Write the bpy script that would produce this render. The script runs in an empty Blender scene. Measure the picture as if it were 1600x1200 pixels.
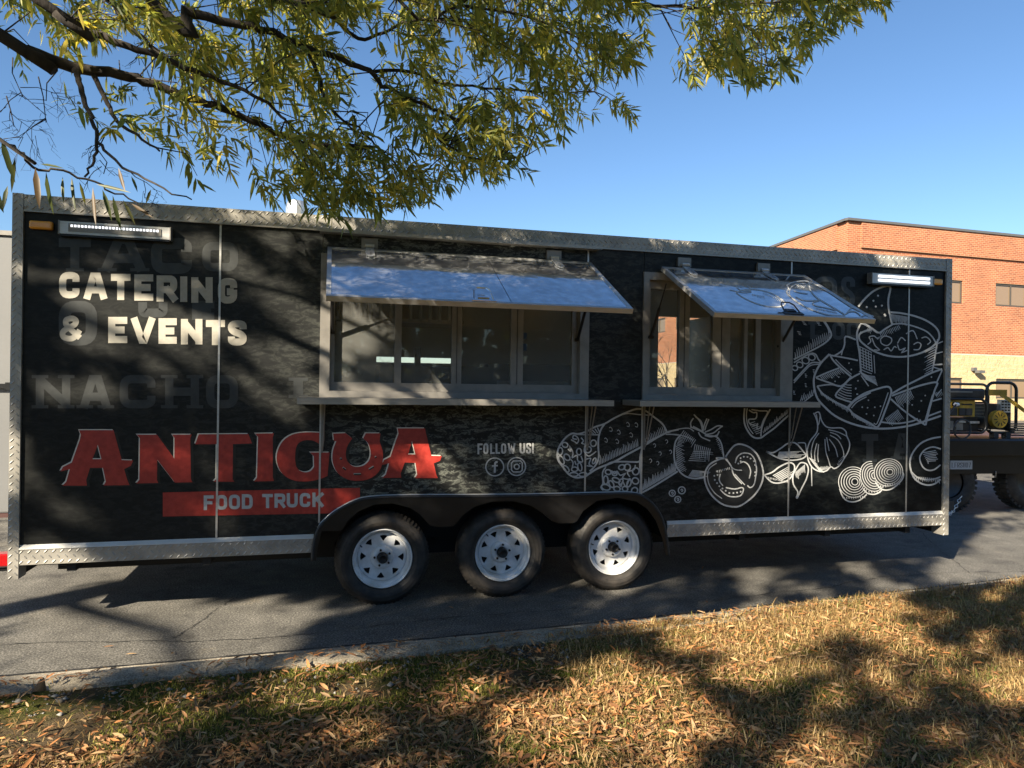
import bpy, bmesh, math, random
import numpy as np
from mathutils import Vector, Matrix
from mathutils.geometry import tessellate_polygon
random.seed(7)
RNG = np.random.default_rng(11)
sc = bpy.context.scene
COL = sc.collection

# ------------------------------------------------------------------ camera
CAM = Vector((0.0, 0.0, 1.565))
F_PX = 1109.0
RIGHT = Vector((0.96869485, -0.24783566, 0.01441407))
UP = Vector((-0.01373716, 0.0044604, 0.99989569))
FWD = Vector((0.247874106, 0.968791819, -0.00091621))
cam_data = bpy.data.cameras.new('camera')
cam_data.sensor_width = 36.0
cam_data.lens = F_PX / 1600.0 * 36.0
cam_data.clip_start = 0.05
cam_data.clip_end = 2000.0
cam = bpy.data.objects.new('camera', cam_data)
COL.objects.link(cam)
cam.matrix_world = Matrix(((RIGHT.x, UP.x, -FWD.x, CAM.x), (RIGHT.y, UP.y, -FWD.y, CAM.y),
                           (RIGHT.z, UP.z, -FWD.z, CAM.z), (0, 0, 0, 1)))
sc.camera = cam

# ------------------------------------------------------------------ sky, sun, exposure
SUN = Vector((1.41, 1.15, -1.0)).normalized()          # the way the light travels
world = bpy.data.worlds.new('World'); sc.world = world
world.use_nodes = True
wn = world.node_tree.nodes; wl = world.node_tree.links
wn.clear()
sky = wn.new('ShaderNodeTexSky'); sky.sky_type = 'NISHITA'; sky.sun_disc = False
sky.sun_elevation = math.asin(-SUN.z)
sky.sun_rotation = math.atan2(-SUN.x, -SUN.y)
sky.air_density = 1.0; sky.dust_density = 0.0; sky.ozone_density = 4.0; sky.altitude = 100
bg = wn.new('ShaderNodeBackground'); bg.inputs['Strength'].default_value = 0.050
wo = wn.new('ShaderNodeOutputWorld')
hs = wn.new('ShaderNodeHueSaturation'); hs.inputs['Saturation'].default_value = 1.06
wl.new(sky.outputs[0], hs.inputs['Color']); wl.new(hs.outputs[0], bg.inputs[0]); wl.new(bg.outputs[0], wo.inputs[0])
sun_data = bpy.data.lights.new('sun', 'SUN')
sun_data.energy = 5.0; sun_data.angle = math.radians(0.55); sun_data.color = (1.0, 0.89, 0.70)
sun_ob = bpy.data.objects.new('sun', sun_data); COL.objects.link(sun_ob)
sun_ob.rotation_euler = SUN.to_track_quat('-Z', 'Y').to_euler()
sun_ob.location = (-8, -7, 9)
vs = sc.view_settings
vs.view_transform = 'Standard'; vs.look = 'None'; vs.gamma = 1.0; vs.use_curve_mapping = False
vs.exposure = 1.82
sc.cycles.max_bounces = 8; sc.cycles.transparent_max_bounces = 16
sc.cycles.sample_clamp_indirect = 6.0

# ------------------------------------------------------------------ where a sight line of the photograph meets a plane
def ray(u, v):
    return RIGHT * ((u - 800) / F_PX) + UP * ((600 - v) / F_PX) + FWD
def at_y(u, v, y):
    d = ray(u, v); return CAM + d * (y / d.y)
def at_z(u, v, z):
    d = ray(u, v); return CAM + d * ((z - CAM.z) / d.z)
D = 5.0                                                    # the trailer side stands 5 m away
def W(u, v, off=0.0):
    p = at_y(u, v, D); return Vector((p.x, D - off, p.z))
def wx(u, v=600): return W(u, v).x
def wz(u, v): return W(u, v).z
def to_px(p):
    d = Vector(p) - CAM; w = d.dot(FWD)
    if w <= 0.05: return None
    return (800 + F_PX * d.dot(RIGHT) / w, 600 - F_PX * d.dot(UP) / w)

# ------------------------------------------------------------------ materials
def nodes_of(name):
    m = bpy.data.materials.new(name); m.use_nodes = True
    nt = m.node_tree; b = nt.nodes['Principled BSDF']
    return m, nt, b
def N(nt, t, **kw):
    n = nt.nodes.new(t)
    for k, v in kw.items():
        if k in n.inputs: n.inputs[k].default_value = v
        else: setattr(n, k, v)
    return n
def coords(nt, scale=(1, 1, 1), kind='Object'):
    tc = N(nt, 'ShaderNodeTexCoord'); mp = N(nt, 'ShaderNodeMapping')
    mp.inputs['Scale'].default_value = scale
    nt.links.new(tc.outputs[kind], mp.inputs[0]); return mp.outputs[0]
def noise(nt, vec, scale, detail=4, rough=0.55):
    n = N(nt, 'ShaderNodeTexNoise'); n.inputs['Scale'].default_value = scale
    n.inputs['Detail'].default_value = detail; n.inputs['Roughness'].default_value = rough
    nt.links.new(vec, n.inputs['Vector']); return n.outputs['Fac']
def ramp(nt, fac, stops):
    r = N(nt, 'ShaderNodeValToRGB'); e = r.color_ramp.elements
    while len(e) < len(stops): e.new(0.5)
    for el, (p, c) in zip(e, stops):
        el.position = p; el.color = (*c, 1) if len(c) == 3 else c
    nt.links.new(fac, r.inputs[0]); return r.outputs[0]
def grey(v): return (v, v, v)
def mixc(nt, fac, a, b, blend='MIX'):
    m = N(nt, 'ShaderNodeMix', data_type='RGBA', blend_type=blend)
    for s, i in ((fac, 0), (a, 6), (b, 7)):
        if hasattr(s, 'links') or hasattr(s, 'node'): nt.links.new(s, m.inputs[i])
        else: m.inputs[i].default_value = s if i == 0 else (*s, 1)
    return m.outputs[2]
def bump(nt, b, h, strength, dist=0.01):
    n = N(nt, 'ShaderNodeBump'); n.inputs['Strength'].default_value = strength
    n.inputs['Distance'].default_value = dist
    nt.links.new(h, n.inputs['Height']); nt.links.new(n.outputs[0], b.inputs['Normal'])
def mat(name, c, rough=0.5, metal=0.0, var=0.0, scale=20.0, bmp=0.0, c2=None, spec=None, stretch=(1, 1, 1), coat=0.0):
    m, nt, b = nodes_of(name)
    b.inputs['Roughness'].default_value = rough; b.inputs['Metallic'].default_value = metal
    if spec is not None: b.inputs['Specular IOR Level'].default_value = spec
    if coat: b.inputs['Coat Weight'].default_value = coat; b.inputs['Coat Roughness'].default_value = 0.08
    if var or c2:
        v = coords(nt, stretch); f = noise(nt, v, scale, 5, 0.6)
        lo = tuple(x * (1 - var) for x in c); hi = c2 or tuple(min(1, x * (1 + var)) for x in c)
        nt.links.new(ramp(nt, f, [(0.32, lo), (0.68, hi)]), b.inputs['Base Color'])
        if bmp: bump(nt, b, f, bmp)
    else:
        b.inputs['Base Color'].default_value = (*c, 1)
    return m
M = {}
M['alu'] = mat('aluminium', (0.52, 0.51, 0.49), 0.42, 0.75, 0.12, 9, stretch=(1, 1, 6))
M['alu_dark'] = mat('dull_aluminium', (0.22, 0.205, 0.185), 0.40, 0.35, 0.15, 9)
M['steel'] = mat('brushed_steel', (0.33, 0.305, 0.27), 0.36, 0.5, 0.10, 12, stretch=(1, 8, 8))
M['black'] = mat('black_paint', (0.006, 0.006, 0.0065), 0.34, 0, 0.3, 14)
M['black_plastic'] = mat('black_plastic', (0.02, 0.02, 0.021), 0.5, 0, 0.3, 25)
M['under'] = mat('underside_black', (0.010, 0.010, 0.010), 0.8)
M['rubber'] = mat('tyre_rubber', (0.014, 0.0125, 0.011), 0.66, 0, 0.45, 16, 0.15, c2=(0.040, 0.033, 0.027))
M['white_paint'] = mat('white_rim_paint', (0.50, 0.48, 0.44), 0.32, 0.0, 0.0, 9, c2=(0.74, 0.75, 0.77))
M['lip'] = mat('bright_lip', (0.55, 0.53, 0.49), 0.4, 0.2, 0.08, 8)
M['chrome'] = mat('chrome', (0.75, 0.75, 0.76), 0.14, 1.0)
M['galv'] = mat('galvanised', (0.55, 0.56, 0.57), 0.38, 0.8, 0.15, 30)
M['hub'] = mat('greasy_hub', (0.03, 0.027, 0.024), 0.45, 0.5)
M['amber'] = mat('amber_lens', (0.75, 0.30, 0.02), 0.18, coat=0.5)
M['red_lens'] = mat('red_lens', (0.30, 0.006, 0.008), 0.15, coat=0.6)
M['chalk'] = mat('chalk_print', (0.41, 0.41, 0.40), 0.55, 0, 0.10, 60)
M['cream'] = mat('cream_print', (0.36, 0.335, 0.285), 0.5, 0, 0.08, 40)
M['cream_edge'] = mat('cream_edge_print', (0.60, 0.56, 0.48), 0.5, 0, 0.08, 40)
M['red_print'] = mat('red_print', (0.33, 0.026, 0.018), 0.4, 0, 0.16, 26, c2=(0.42, 0.042, 0.030))
M['print_dark'] = mat('print_dark', (0.012, 0.013, 0.0145), 0.38)
M['black_print'] = mat('black_print', (0.008, 0.008, 0.008), 0.4)
M['ghost'] = mat('ghost_print', (0.027, 0.029, 0.029), 0.42, 0, 0.25, 18)
M['ghost_navy'] = mat('ghost_print_faint', (0.013, 0.016, 0.019), 0.42, 0, 0.2, 18)
M['yellow'] = mat('yellow_paint', (0.36, 0.225, 0.025), 0.4, 0, 0.12, 15)
M['frp'] = mat('interior_lining', (0.82, 0.81, 0.79), 0.45, 0, 0.06, 3)
M['inox'] = mat('kitchen_steel', (0.42, 0.42, 0.42), 0.3, 0.8, 0.1, 6)
M['dark_kit'] = mat('dark_equipment', (0.035, 0.033, 0.032), 0.35, 0.3, 0.4, 8)
M['white_pl'] = mat('white_plastic', (0.78, 0.78, 0.78), 0.4)
M['coping'] = mat('dark_coping', (0.085, 0.085, 0.085), 0.45)
M['bronze'] = mat('bronze_window_frame', (0.10, 0.085, 0.07), 0.4, 0.4)
M['container'] = mat('grey_sheet_metal', (0.13, 0.13, 0.13), 0.5, 0, 0.05, 1.5)
M['brown_base'] = mat('red_brown_base', (0.05, 0.016, 0.013), 0.7)
M['bst'] = mat('blue_sticker', (0.02, 0.05, 0.10), 0.5)
M['plate'] = mat('plate_white', (0.42, 0.42, 0.42), 0.4)

def wrap_material():
    """vinyl wrap print: near-black ground with a grey flecked grunge print"""
    m, nt, b = nodes_of('black_vinyl_wrap')
    v = coords(nt, (1, 1, 2.5))
    v2 = coords(nt, (1, 1, 1))
    big = noise(nt, v2, 0.9, 3)
    f1 = noise(nt, v, 12, 9, 0.70)
    f1.node.inputs['Distortion'].default_value = 0.9
    f2 = noise(nt, v, 60, 6, 0.62)
    base = ramp(nt, f1, [(0.36, (0.016, 0.0165, 0.0165)), (0.64, (0.026, 0.027, 0.0255))])
    fleck = ramp(nt, f1, [(0.49, (0, 0, 0)), (0.545, (1, 1, 1))])
    fine = ramp(nt, f2, [(0.45, (0.35, 0.35, 0.35)), (0.52, (1, 1, 1))])
    fl = mixc(nt, 1.0, fleck, fine, 'MULTIPLY')
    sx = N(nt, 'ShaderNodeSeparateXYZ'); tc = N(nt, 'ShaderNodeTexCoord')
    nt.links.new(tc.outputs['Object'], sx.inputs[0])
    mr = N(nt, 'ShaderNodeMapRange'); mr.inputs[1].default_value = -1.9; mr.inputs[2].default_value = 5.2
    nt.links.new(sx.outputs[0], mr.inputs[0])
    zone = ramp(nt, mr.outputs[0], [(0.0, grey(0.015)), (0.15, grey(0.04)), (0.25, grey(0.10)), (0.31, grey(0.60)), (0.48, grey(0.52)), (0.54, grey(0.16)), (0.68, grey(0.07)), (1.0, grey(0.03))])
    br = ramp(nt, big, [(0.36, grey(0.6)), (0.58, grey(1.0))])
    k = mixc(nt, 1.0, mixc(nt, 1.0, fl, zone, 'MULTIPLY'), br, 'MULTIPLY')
    dk_ = ramp(nt, mr.outputs[0], [(0.0, grey(0.75)), (0.3, grey(1.0)), (0.58, grey(0.8)), (0.72, (0.30, 0.36, 0.42)), (1.0, (0.24, 0.30, 0.38))])  # right end's shade painted into the base colour, dark and bluish
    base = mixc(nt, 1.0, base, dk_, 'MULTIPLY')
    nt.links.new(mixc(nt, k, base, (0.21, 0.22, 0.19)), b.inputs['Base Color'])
    b.inputs['Roughness'].default_value = 0.36
    b.inputs['Specular IOR Level'].default_value = 0.16
    w = noise(nt, v2, 3.0, 2); bump(nt, b, w, 0.06, 0.02)
    return m
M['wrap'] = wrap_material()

def awning_material():
    m, nt, b = nodes_of('glossy_awning_wrap')
    v = coords(nt, (1, 1, 1))
    f = noise(nt, v, 14, 8, 0.68)
    nt.links.new(ramp(nt, f, [(0.40, (0.50, 0.51, 0.53)), (0.64, (0.88, 0.90, 0.92))]), b.inputs['Base Color'])
    b.inputs['Roughness'].default_value = 0.07
    b.inputs['Metallic'].default_value = 0.86
    b.inputs['IOR'].default_value = 3.0
    b.inputs['Coat Weight'].default_value = 1.0; b.inputs['Coat Roughness'].default_value = 0.04
    b.inputs['Coat IOR'].default_value = 1.7
    w = noise(nt, v, 3.0, 3); bump(nt, b, w, 0.22, 0.02)
    return m
M['awning'] = awning_material()

def glass_material(name, dirt):
    m = bpy.data.materials.new(name); m.use_nodes = True
    nt = m.node_tree; nt.nodes.clear()
    o = N(nt, 'ShaderNodeOutputMaterial'); mx = N(nt, 'ShaderNodeMixShader'); fr = N(nt, 'ShaderNodeFresnel', IOR=1.45)
    tr = N(nt, 'ShaderNodeBsdfTransparent'); tr.inputs[0].default_value = (0.86, 0.88, 0.87, 1)
    gl = N(nt, 'ShaderNodeBsdfGlossy'); gl.inputs['Roughness'].default_value = 0.02
    nt.links.new(fr.outputs[0], mx.inputs[0]); nt.links.new(tr.outputs[0], mx.inputs[1]); nt.links.new(gl.outputs[0], mx.inputs[2])
    df = N(nt, 'ShaderNodeBsdfDiffuse'); df.inputs[0].default_value = (0.5, 0.5, 0.47, 1)
    m2 = N(nt, 'ShaderNodeMixShader')
    v = coords(nt); f = noise(nt, v, 22, 8, 0.75)
    k = ramp(nt, f, [(0.55, grey(0.13 + dirt * 0.12)), (0.72, grey(0.16 + dirt * 0.8))])  # even grey veil added to lighten the dark interior; dirt adds smears
    nt.links.new(k, m2.inputs[0]); nt.links.new(mx.outputs[0], m2.inputs[1]); nt.links.new(df.outputs[0], m2.inputs[2])
    nt.links.new(m2.outputs[0], o.inputs[0]); return m
M['glass'] = glass_material('window_glass', 0.03)
M['glass_dirty'] = glass_material('dusty_glass', 0.28)

def emit(name, c, s):
    m, nt, b = nodes_of(name)
    b.inputs['Base Color'].default_value = (0.8, 0.8, 0.8, 1)
    b.inputs['Emission Color'].default_value = (*c, 1); b.inputs['Emission Strength'].default_value = s
    return m
M['led'] = emit('led_glow', (0.92, 0.95, 1.0), 0.45)

def brick_material():
    m, nt, b = nodes_of('red_brick')
    tc = N(nt, 'ShaderNodeTexCoord'); mp = N(nt, 'ShaderNodeMapping')
    nt.links.new(tc.outputs['UV'], mp.inputs[0])
    br = N(nt, 'ShaderNodeTexBrick'); br.offset = 0.5
    for k, v in (('Scale', 1.0), ('Mortar Size', 0.012), ('Mortar Smooth', 0.2), ('Bias', 0.0), ('Brick Width', 0.26), ('Row Height', 0.095)):
        br.inputs[k].default_value = v
    br.inputs['Color1'].default_value = (0.34, 0.112, 0.050, 1); br.inputs['Color2'].default_value = (0.22, 0.066, 0.031, 1)
    br.inputs['Mortar'].default_value = (0.38, 0.235, 0.14, 1)
    nt.links.new(mp.outputs[0], br.inputs['Vector'])
    f = noise(nt, mp.outputs[0], 0.5, 5)
    tint = ramp(nt, f, [(0.3, grey(0.85)), (0.7, grey(1.12))])
    nt.links.new(mixc(nt, 1.0, br.outputs['Color'], tint, 'MULTIPLY'), b.inputs['Base Color'])
    b.inputs['Roughness'].default_value = 0.85
    bump(nt, b, br.outputs['Fac'], -0.5, 0.01)
    return m
M['brick'] = brick_material()
def block_material():
    m, nt, b = nodes_of('cream_split_block')
    tc = N(nt, 'ShaderNodeTexCoord'); mp = N(nt, 'ShaderNodeMapping'); nt.links.new(tc.outputs['UV'], mp.inputs[0])
    br = N(nt, 'ShaderNodeTexBrick'); br.offset = 0.5
    for k, v in (('Scale', 1.0), ('Mortar Size', 0.012), ('Brick Width', 0.42), ('Row Height', 0.21)): br.inputs[k].default_value = v
    br.inputs['Color1'].default_value = (0.48, 0.36, 0.195, 1); br.inputs['Color2'].default_value = (0.42, 0.31, 0.165, 1)
    br.inputs['Mortar'].default_value = (0.42, 0.34, 0.23, 1)
    nt.links.new(mp.outputs[0], br.inputs['Vector'])
    f = noise(nt, mp.outputs[0], 5, 6, 0.7)
    nt.links.new(mixc(nt, 0.6, br.outputs['Color'], mixc(nt, 1.0, br.outputs['Color'], ramp(nt, f, [(0.35, grey(0.75)), (0.65, grey(1.15))]), 'MULTIPLY')), b.inputs['Base Color'])
    b.inputs['Roughness'].default_value = 0.9
    bump(nt, b, f, 0.9, 0.06); return m
M['block'] = block_material()
def pane_material():
    m, nt, b = nodes_of('building_window_pane')
    b.inputs['Base Color'].default_value = (0.20, 0.135, 0.085, 1); b.inputs['Roughness'].default_value = 0.12
    b.inputs['Specular IOR Level'].default_value = 0.7
    return m
M['pane'] = pane_material()

def asphalt_material():
    m, nt, b = nodes_of('old_asphalt')
    v = coords(nt)
    big = noise(nt, v, 0.7, 4); mid = noise(nt, v, 5, 6, 0.65); fine = noise(nt, v, 85, 4, 0.75)
    a = ramp(nt, mid, [(0.3, (0.085, 0.080, 0.072)), (0.7, (0.150, 0.140, 0.124))])
    sp = ramp(nt, fine, [(0.38, grey(0.40)), (0.52, grey(1.0)), (0.64, grey(2.1))])
    c = mixc(nt, 1.0, a, sp, 'MULTIPLY')
    c = mixc(nt, 1.0, c, ramp(nt, big, [(0.3, grey(0.8)), (0.7, grey(1.15))]), 'MULTIPLY')
    st = noise(nt, v, 2.3, 5, 0.7)
    c = mixc(nt, 1.0, c, ramp(nt, st, [(0.30, (0.50, 0.50, 0.52)), (0.45, grey(1.0)), (0.60, grey(1.0)), (0.72, (1.35, 1.25, 1.08))]), 'MULTIPLY')
    nt.links.new(c, b.inputs['Base Color']); b.inputs['Roughness'].default_value = 0.85
    b.inputs['Specular IOR Level'].default_value = 0.25
    bump(nt, b, fine, 0.55, 0.006); return m
M['asphalt'] = asphalt_material()
def concrete_material(name, c1, c2):
    m, nt, b = nodes_of(name)
    v = coords(nt); mid = noise(nt, v, 7, 7, 0.68); fine = noise(nt, v, 120, 3, 0.7)
    c = mixc(nt, 1.0, ramp(nt, mid, [(0.3, c1), (0.7, c2)]), ramp(nt, fine, [(0.35, grey(0.5)), (0.65, grey(1.4))]), 'MULTIPLY')
    nt.links.new(c, b.inputs['Base Color']); b.inputs['Roughness'].default_value = 0.9
    bump(nt, b, fine, 0.5, 0.006); return m
M['kerb'] = concrete_material('weathered_concrete', (0.17, 0.145, 0.105), (0.36, 0.31, 0.235))
M['gutter'] = concrete_material('gutter_concrete', (0.22, 0.19, 0.145), (0.38, 0.33, 0.26))
def lawn_material():
    m, nt, b = nodes_of('lawn_soil')
    v = coords(nt); big = noise(nt, v, 1.6, 4, 0.6); mid = noise(nt, v, 14, 7, 0.7); fine = noise(nt, v, 90, 4, 0.7)
    soil = ramp(nt, mid, [(0.3, (0.045, 0.032, 0.018)), (0.7, (0.13, 0.095, 0.055))])
    moss = ramp(nt, fine, [(0.3, (0.030, 0.036, 0.008)), (0.7, (0.085, 0.085, 0.018))])
    c = mixc(nt, ramp(nt, big, [(0.46, grey(0)), (0.56, grey(1))]), soil, moss)
    nt.links.new(c, b.inputs['Base Color']); b.inputs['Roughness'].default_value = 1.0
    b.inputs['Specular IOR Level'].default_value = 0.1
    bump(nt, b, fine, 0.8, 0.02); return m
M['lawn'] = lawn_material()
def vcol_material(name, rough=0.6, trans=0.0, spec=0.3):
    m, nt, b = nodes_of(name)
    a = N(nt, 'ShaderNodeAttribute', attribute_name='Col')
    nt.links.new(a.outputs['Color'], b.inputs['Base Color'])
    b.inputs['Roughness'].default_value = rough; b.inputs['Specular IOR Level'].default_value = spec
    if trans:
        t = N(nt, 'ShaderNodeBsdfTranslucent'); nt.links.new(mixc(nt, 1.0, a.outputs['Color'], (1.55, 1.5, 0.9), 'MULTIPLY'), t.inputs[0])
        mx = N(nt, 'ShaderNodeMixShader'); mx.inputs[0].default_value = trans
        nt.links.new(b.outputs[0], mx.inputs[1]); nt.links.new(t.outputs[0], mx.inputs[2])
        nt.links.new(mx.outputs[0], nt.nodes['Material Output'].inputs[0])
    return m
M['leaf'] = vcol_material('oak_leaf', 0.45, 0.56, 0.4)
M['grass'] = vcol_material('grass_blade', 0.7, 0.25, 0.2)
M['litter'] = vcol_material('dry_leaf', 0.75, 0.10, 0.2)
M['bark'] = mat('bark', (0.018, 0.014, 0.012), 0.95, 0, 0.4, 22, 0.6, c2=(0.052, 0.042, 0.034), stretch=(1, 1, 0.3))

# ------------------------------------------------------------------ mesh helpers
def tag(o, label=None, cat=None, group=None, kind=None):
    if label: o['label'] = label
    if cat: o['category'] = cat
    if group: o['group'] = group
    if kind: o['kind'] = kind
    return o
def empty(name, loc=(0, 0, 0), rz=0.0):
    o = bpy.data.objects.new(name, None); COL.objects.link(o)
    o.location = loc; o.rotation_euler = (0, 0, rz); o.empty_display_size = 0.2
    return o
def mesh_ob(name, verts, faces, m, parent=None, smooth=False):
    me = bpy.data.meshes.new(name); me.from_pydata([tuple(v) for v in verts], [], faces); me.update()
    me.materials.append(m if not isinstance(m, str) else M[m])
    if smooth: me.polygons.foreach_set('use_smooth', [True] * len(me.polygons))
    o = bpy.data.objects.new(name, me); COL.objects.link(o)
    if parent: o.parent = parent
    return o
class MB:
    def __init__(s): s.v = []; s.f = []; s.lift = 0.0
    def add(s, vs, fs):
        n = len(s.v); s.v += [Vector(v) for v in vs]; s.f += [tuple(i + n for i in f) for f in fs]; return s
    def box(s, x0, x1, y0, y1, z0, z1):
        vs = [(x, y, z) for x in (x0, x1) for y in (y0, y1) for z in (z0, z1)]
        return s.add(vs, [(0, 1, 3, 2), (4, 6, 7, 5), (0, 4, 5, 1), (2, 3, 7, 6), (0, 2, 6, 4), (1, 5, 7, 3)])
    def hexa(s, c):            # 8 corners: 4 of one face then the 4 opposite
        return s.add(c, [(3, 2, 1, 0), (4, 5, 6, 7), (0, 1, 5, 4), (1, 2, 6, 5), (2, 3, 7, 6), (3, 0, 4, 7)])
    def prism(s, poly, y0, y1):   # poly: (x, z) list, outline seen from the front
        n = len(poly)
        vs = [(x, y0, z) for x, z in poly] + [(x, y1, z) for x, z in poly]
        fs = [tuple(range(n)), tuple(range(2 * n - 1, n - 1, -1))]
        fs += [(i, i + n, (i + 1) % n + n, (i + 1) % n) for i in range(n)]
        return s.add(vs, fs)
    def tube(s, pts, r, n=8, caps=True, closed=False):
        pts = [Vector(p) for p in pts]; rs = r if isinstance(r, (list, tuple)) else [r] * len(pts)
        ring = []; prev = None
        for i, p in enumerate(pts):
            a = pts[i - 1] if (i > 0 or closed) else p
            b = pts[(i + 1) % len(pts)] if (i < len(pts) - 1 or closed) else p
            t = (b - a).normalized()
            if prev is None:
                prev = t.orthogonal().normalized()
            prev = (prev - t * prev.dot(t)).normalized(); q = t.cross(prev)
            ring.append([p + (prev * math.cos(k * 2 * math.pi / n) + q * math.sin(k * 2 * math.pi / n)) * rs[i] for k in range(n)])
        vs = [v for rg in ring for v in rg]; fs = []
        m = len(pts)
        for i in range(m if closed else m - 1):
            j = (i + 1) % m
            fs += [(i * n + k, i * n + (k + 1) % n, j * n + (k + 1) % n, j * n + k) for k in range(n)]
        if caps and not closed:
            fs.append(tuple(range(n - 1, -1, -1))); fs.append(tuple((m - 1) * n + k for k in range(n)))
        return s.add(vs, fs)
    def lathe(s, prof, c, axis=1, n=48):   # prof: (radius, offset along axis y)
        c = Vector(c); vs = []; fs = []
        for k in range(n):
            a = 2 * math.pi * k / n
            for r, o in prof: vs.append(c + Vector((r * math.cos(a), o, r * math.sin(a))))
        m = len(prof)
        for k in range(n):
            j = (k + 1) % n
            for i in range(m - 1): fs.append((k * m + i, k * m + i + 1, j * m + i + 1, j * m + i))
        return s.add(vs, fs)
    # flat print, in the plane given by 'mp' (photo sight line -> point on that plane, lifted off it)
    def flat(s, pts, mp, off, holes=()):
        loops = [[Vector((x, y, 0)) for x, y in pts]] + [[Vector((x, y, 0)) for x, y in h] for h in holes]
        tris = tessellate_polygon(loops); allp = [p for l in loops for p in l]
        out = []
        for t in tris:
            a, b, c = (allp[i] for i in t)
            cr = (b.x - a.x) * (c.y - a.y) - (b.y - a.y) * (c.x - a.x)
            if abs(cr) < 1e-9: continue
            out.append(tuple(t) if cr < 0 else (t[0], t[2], t[1]))
        s.lift += 4e-5
        return s.add([mp(p.x, p.y, off + s.lift) for p in allp], out)
    def ribbon(s, pts, w, mp, off, closed=False, cap=0.0):
        P = []
        for p in pts:
            q = Vector((p[0], p[1]))
            if not P or (q - P[-1]).length > 1e-4: P.append(q)
        if closed and (P[0] - P[-1]).length < 1e-4: P.pop()
        n = len(P)
        if n < 2: return s
        if cap and not closed:
            P[0] = P[0] + (P[0] - P[1]).normalized() * cap; P[-1] = P[-1] + (P[-1] - P[-2]).normalized() * cap
        L, R_ = [], []
        for i in range(n):
            a = P[i - 1] if (i or closed) else None; b = P[(i + 1) % n] if (i < n - 1 or closed) else None
            d1 = (P[i] - a).normalized() if a is not None else None; d2 = (b - P[i]).normalized() if b is not None else None
            if d1 is None: d1 = d2
            if d2 is None: d2 = d1
            n1 = Vector((-d1.y, d1.x)); n2 = Vector((-d2.y, d2.x)); mm = n1 + n2
            mm = mm.normalized() if mm.length > 1e-3 else n1
            k = 1.0 / max(0.45, mm.dot(n1)); ww = w[i] if isinstance(w, (list, tuple)) else w
            L.append(P[i] + mm * (k * ww / 2)); R_.append(P[i] - mm * (k * ww / 2))
        s.lift += 4e-5
        vs = [mp(p.x, p.y, off + s.lift) for p in L + R_]; fs = []
        for i in range(n if closed else n - 1):
            j = (i + 1) % n; fs.append((i, j, n + j, n + i))
        return s.add(vs, fs)
    def build(s, name, m, parent=None, smooth=False):
        return mesh_ob(name, s.v, s.f, m, parent, smooth)
def smooth_line(pts, k=4, closed=False):
    P = [Vector((p[0], p[1])) for p in pts]
    if len(P) < 3: return pts
    n = len(P); out = []
    for i in range(n if closed else n - 1):
        p0 = P[i - 1] if (i or closed) else P[0]; p1 = P[i]; p2 = P[(i + 1) % n]; p3 = P[(i + 2) % n] if (i + 2 < n or closed) else P[-1]
        for t in range(k):
            t /= k
            out.append(0.5 * ((2 * p1) + (p2 - p0) * t + (2 * p0 - 5 * p1 + 4 * p2 - p3) * t * t + (3 * p1 - p0 - 3 * p2 + p3) * t ** 3))
    if not closed: out.append(P[-1])
    return [(p.x, p.y) for p in out]
def bevel(o, w, seg=2):
    md = o.modifiers.new('bevel', 'BEVEL'); md.width = w; md.segments = seg; md.limit_method = 'ANGLE'; return o
def np_mesh(name, V, Fq, m, colors=None, parent=None, smooth=False):
    """V (n,3); Fq (m,3 or 4) int; colors (n,3) per vertex"""
    me = bpy.data.meshes.new(name); V = np.asarray(V, np.float32); Fq = np.asarray(Fq, np.int32)
    k = Fq.shape[1]; me.vertices.add(len(V)); me.vertices.foreach_set('co', V.ravel())
    me.loops.add(Fq.size); me.loops.foreach_set('vertex_index', Fq.ravel())
    me.polygons.add(len(Fq)); me.polygons.foreach_set('loop_start', np.arange(0, Fq.size, k, dtype=np.int32))
    me.update(calc_edges=True)
    if colors is not None:
        a = me.color_attributes.new('Col', 'FLOAT_COLOR', 'POINT')
        c4 = np.ones((len(V), 4), np.float32); c4[:, :3] = colors; a.data.foreach_set('color', c4.ravel())
    if smooth: me.polygons.foreach_set('use_smooth', np.ones(len(Fq), bool))
    me.materials.append(M[m] if isinstance(m, str) else m)
    o = bpy.data.objects.new(name, me); COL.objects.link(o)
    if parent: o.parent = parent
    return o

# ------------------------------------------------------------------ the ground
def kerb_y(x):
    xc = max(-6.0, min(9.0, x)); y = 4.0 + 0.04 * xc + 0.006 * xc * xc
    if x > 9: y += (x - 9) * 0.148
    if x < -6: y += (x + 6) * (-0.032)
    return y
KW = 0.17
def vnoise(x, y):
    return (math.sin(x * 1.7 + 1.3 * math.sin(y * 2.1)) + math.sin(y * 2.9 + 0.7 * x) + 0.6 * math.sin(5.1 * x + 3.3 * y) + 0.5 * math.sin(-4.3 * x + 6.7 * y)) / 3.1
def lawn_z(x, y):
    d = kerb_y(x) - KW - y
    base = 0.075 + 0.05 * min(1.0, max(0.0, d / 0.9)) + 0.02 * min(1.0, max(0.0, (x - 0.5) / 3))
    return base + 0.022 * vnoise(x, y) * min(1.0, max(0.15, d / 0.3))
tag(MB().add([(-400, -400, -0.06), (400, -400, -0.06), (400, 400, -0.06), (-400, 400, -0.06)], [(0, 1, 2, 3)]).build('ground', 'lawn'), kind='structure')
xs = [-150, -60, -20, -10] + [x * 0.5 for x in range(-18, 41)] + [30, 60, 150]
V = []; Fc = []
for i, x in enumerate(xs):
    V += [(x, kerb_y(x) + 0.02, 0), (x, 120, 0)]
    if i: Fc.append((2 * i - 2, 2 * i, 2 * i + 1, 2 * i - 1))
road = tag(mesh_ob('road', V, Fc, 'asphalt'), kind='structure')
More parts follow.
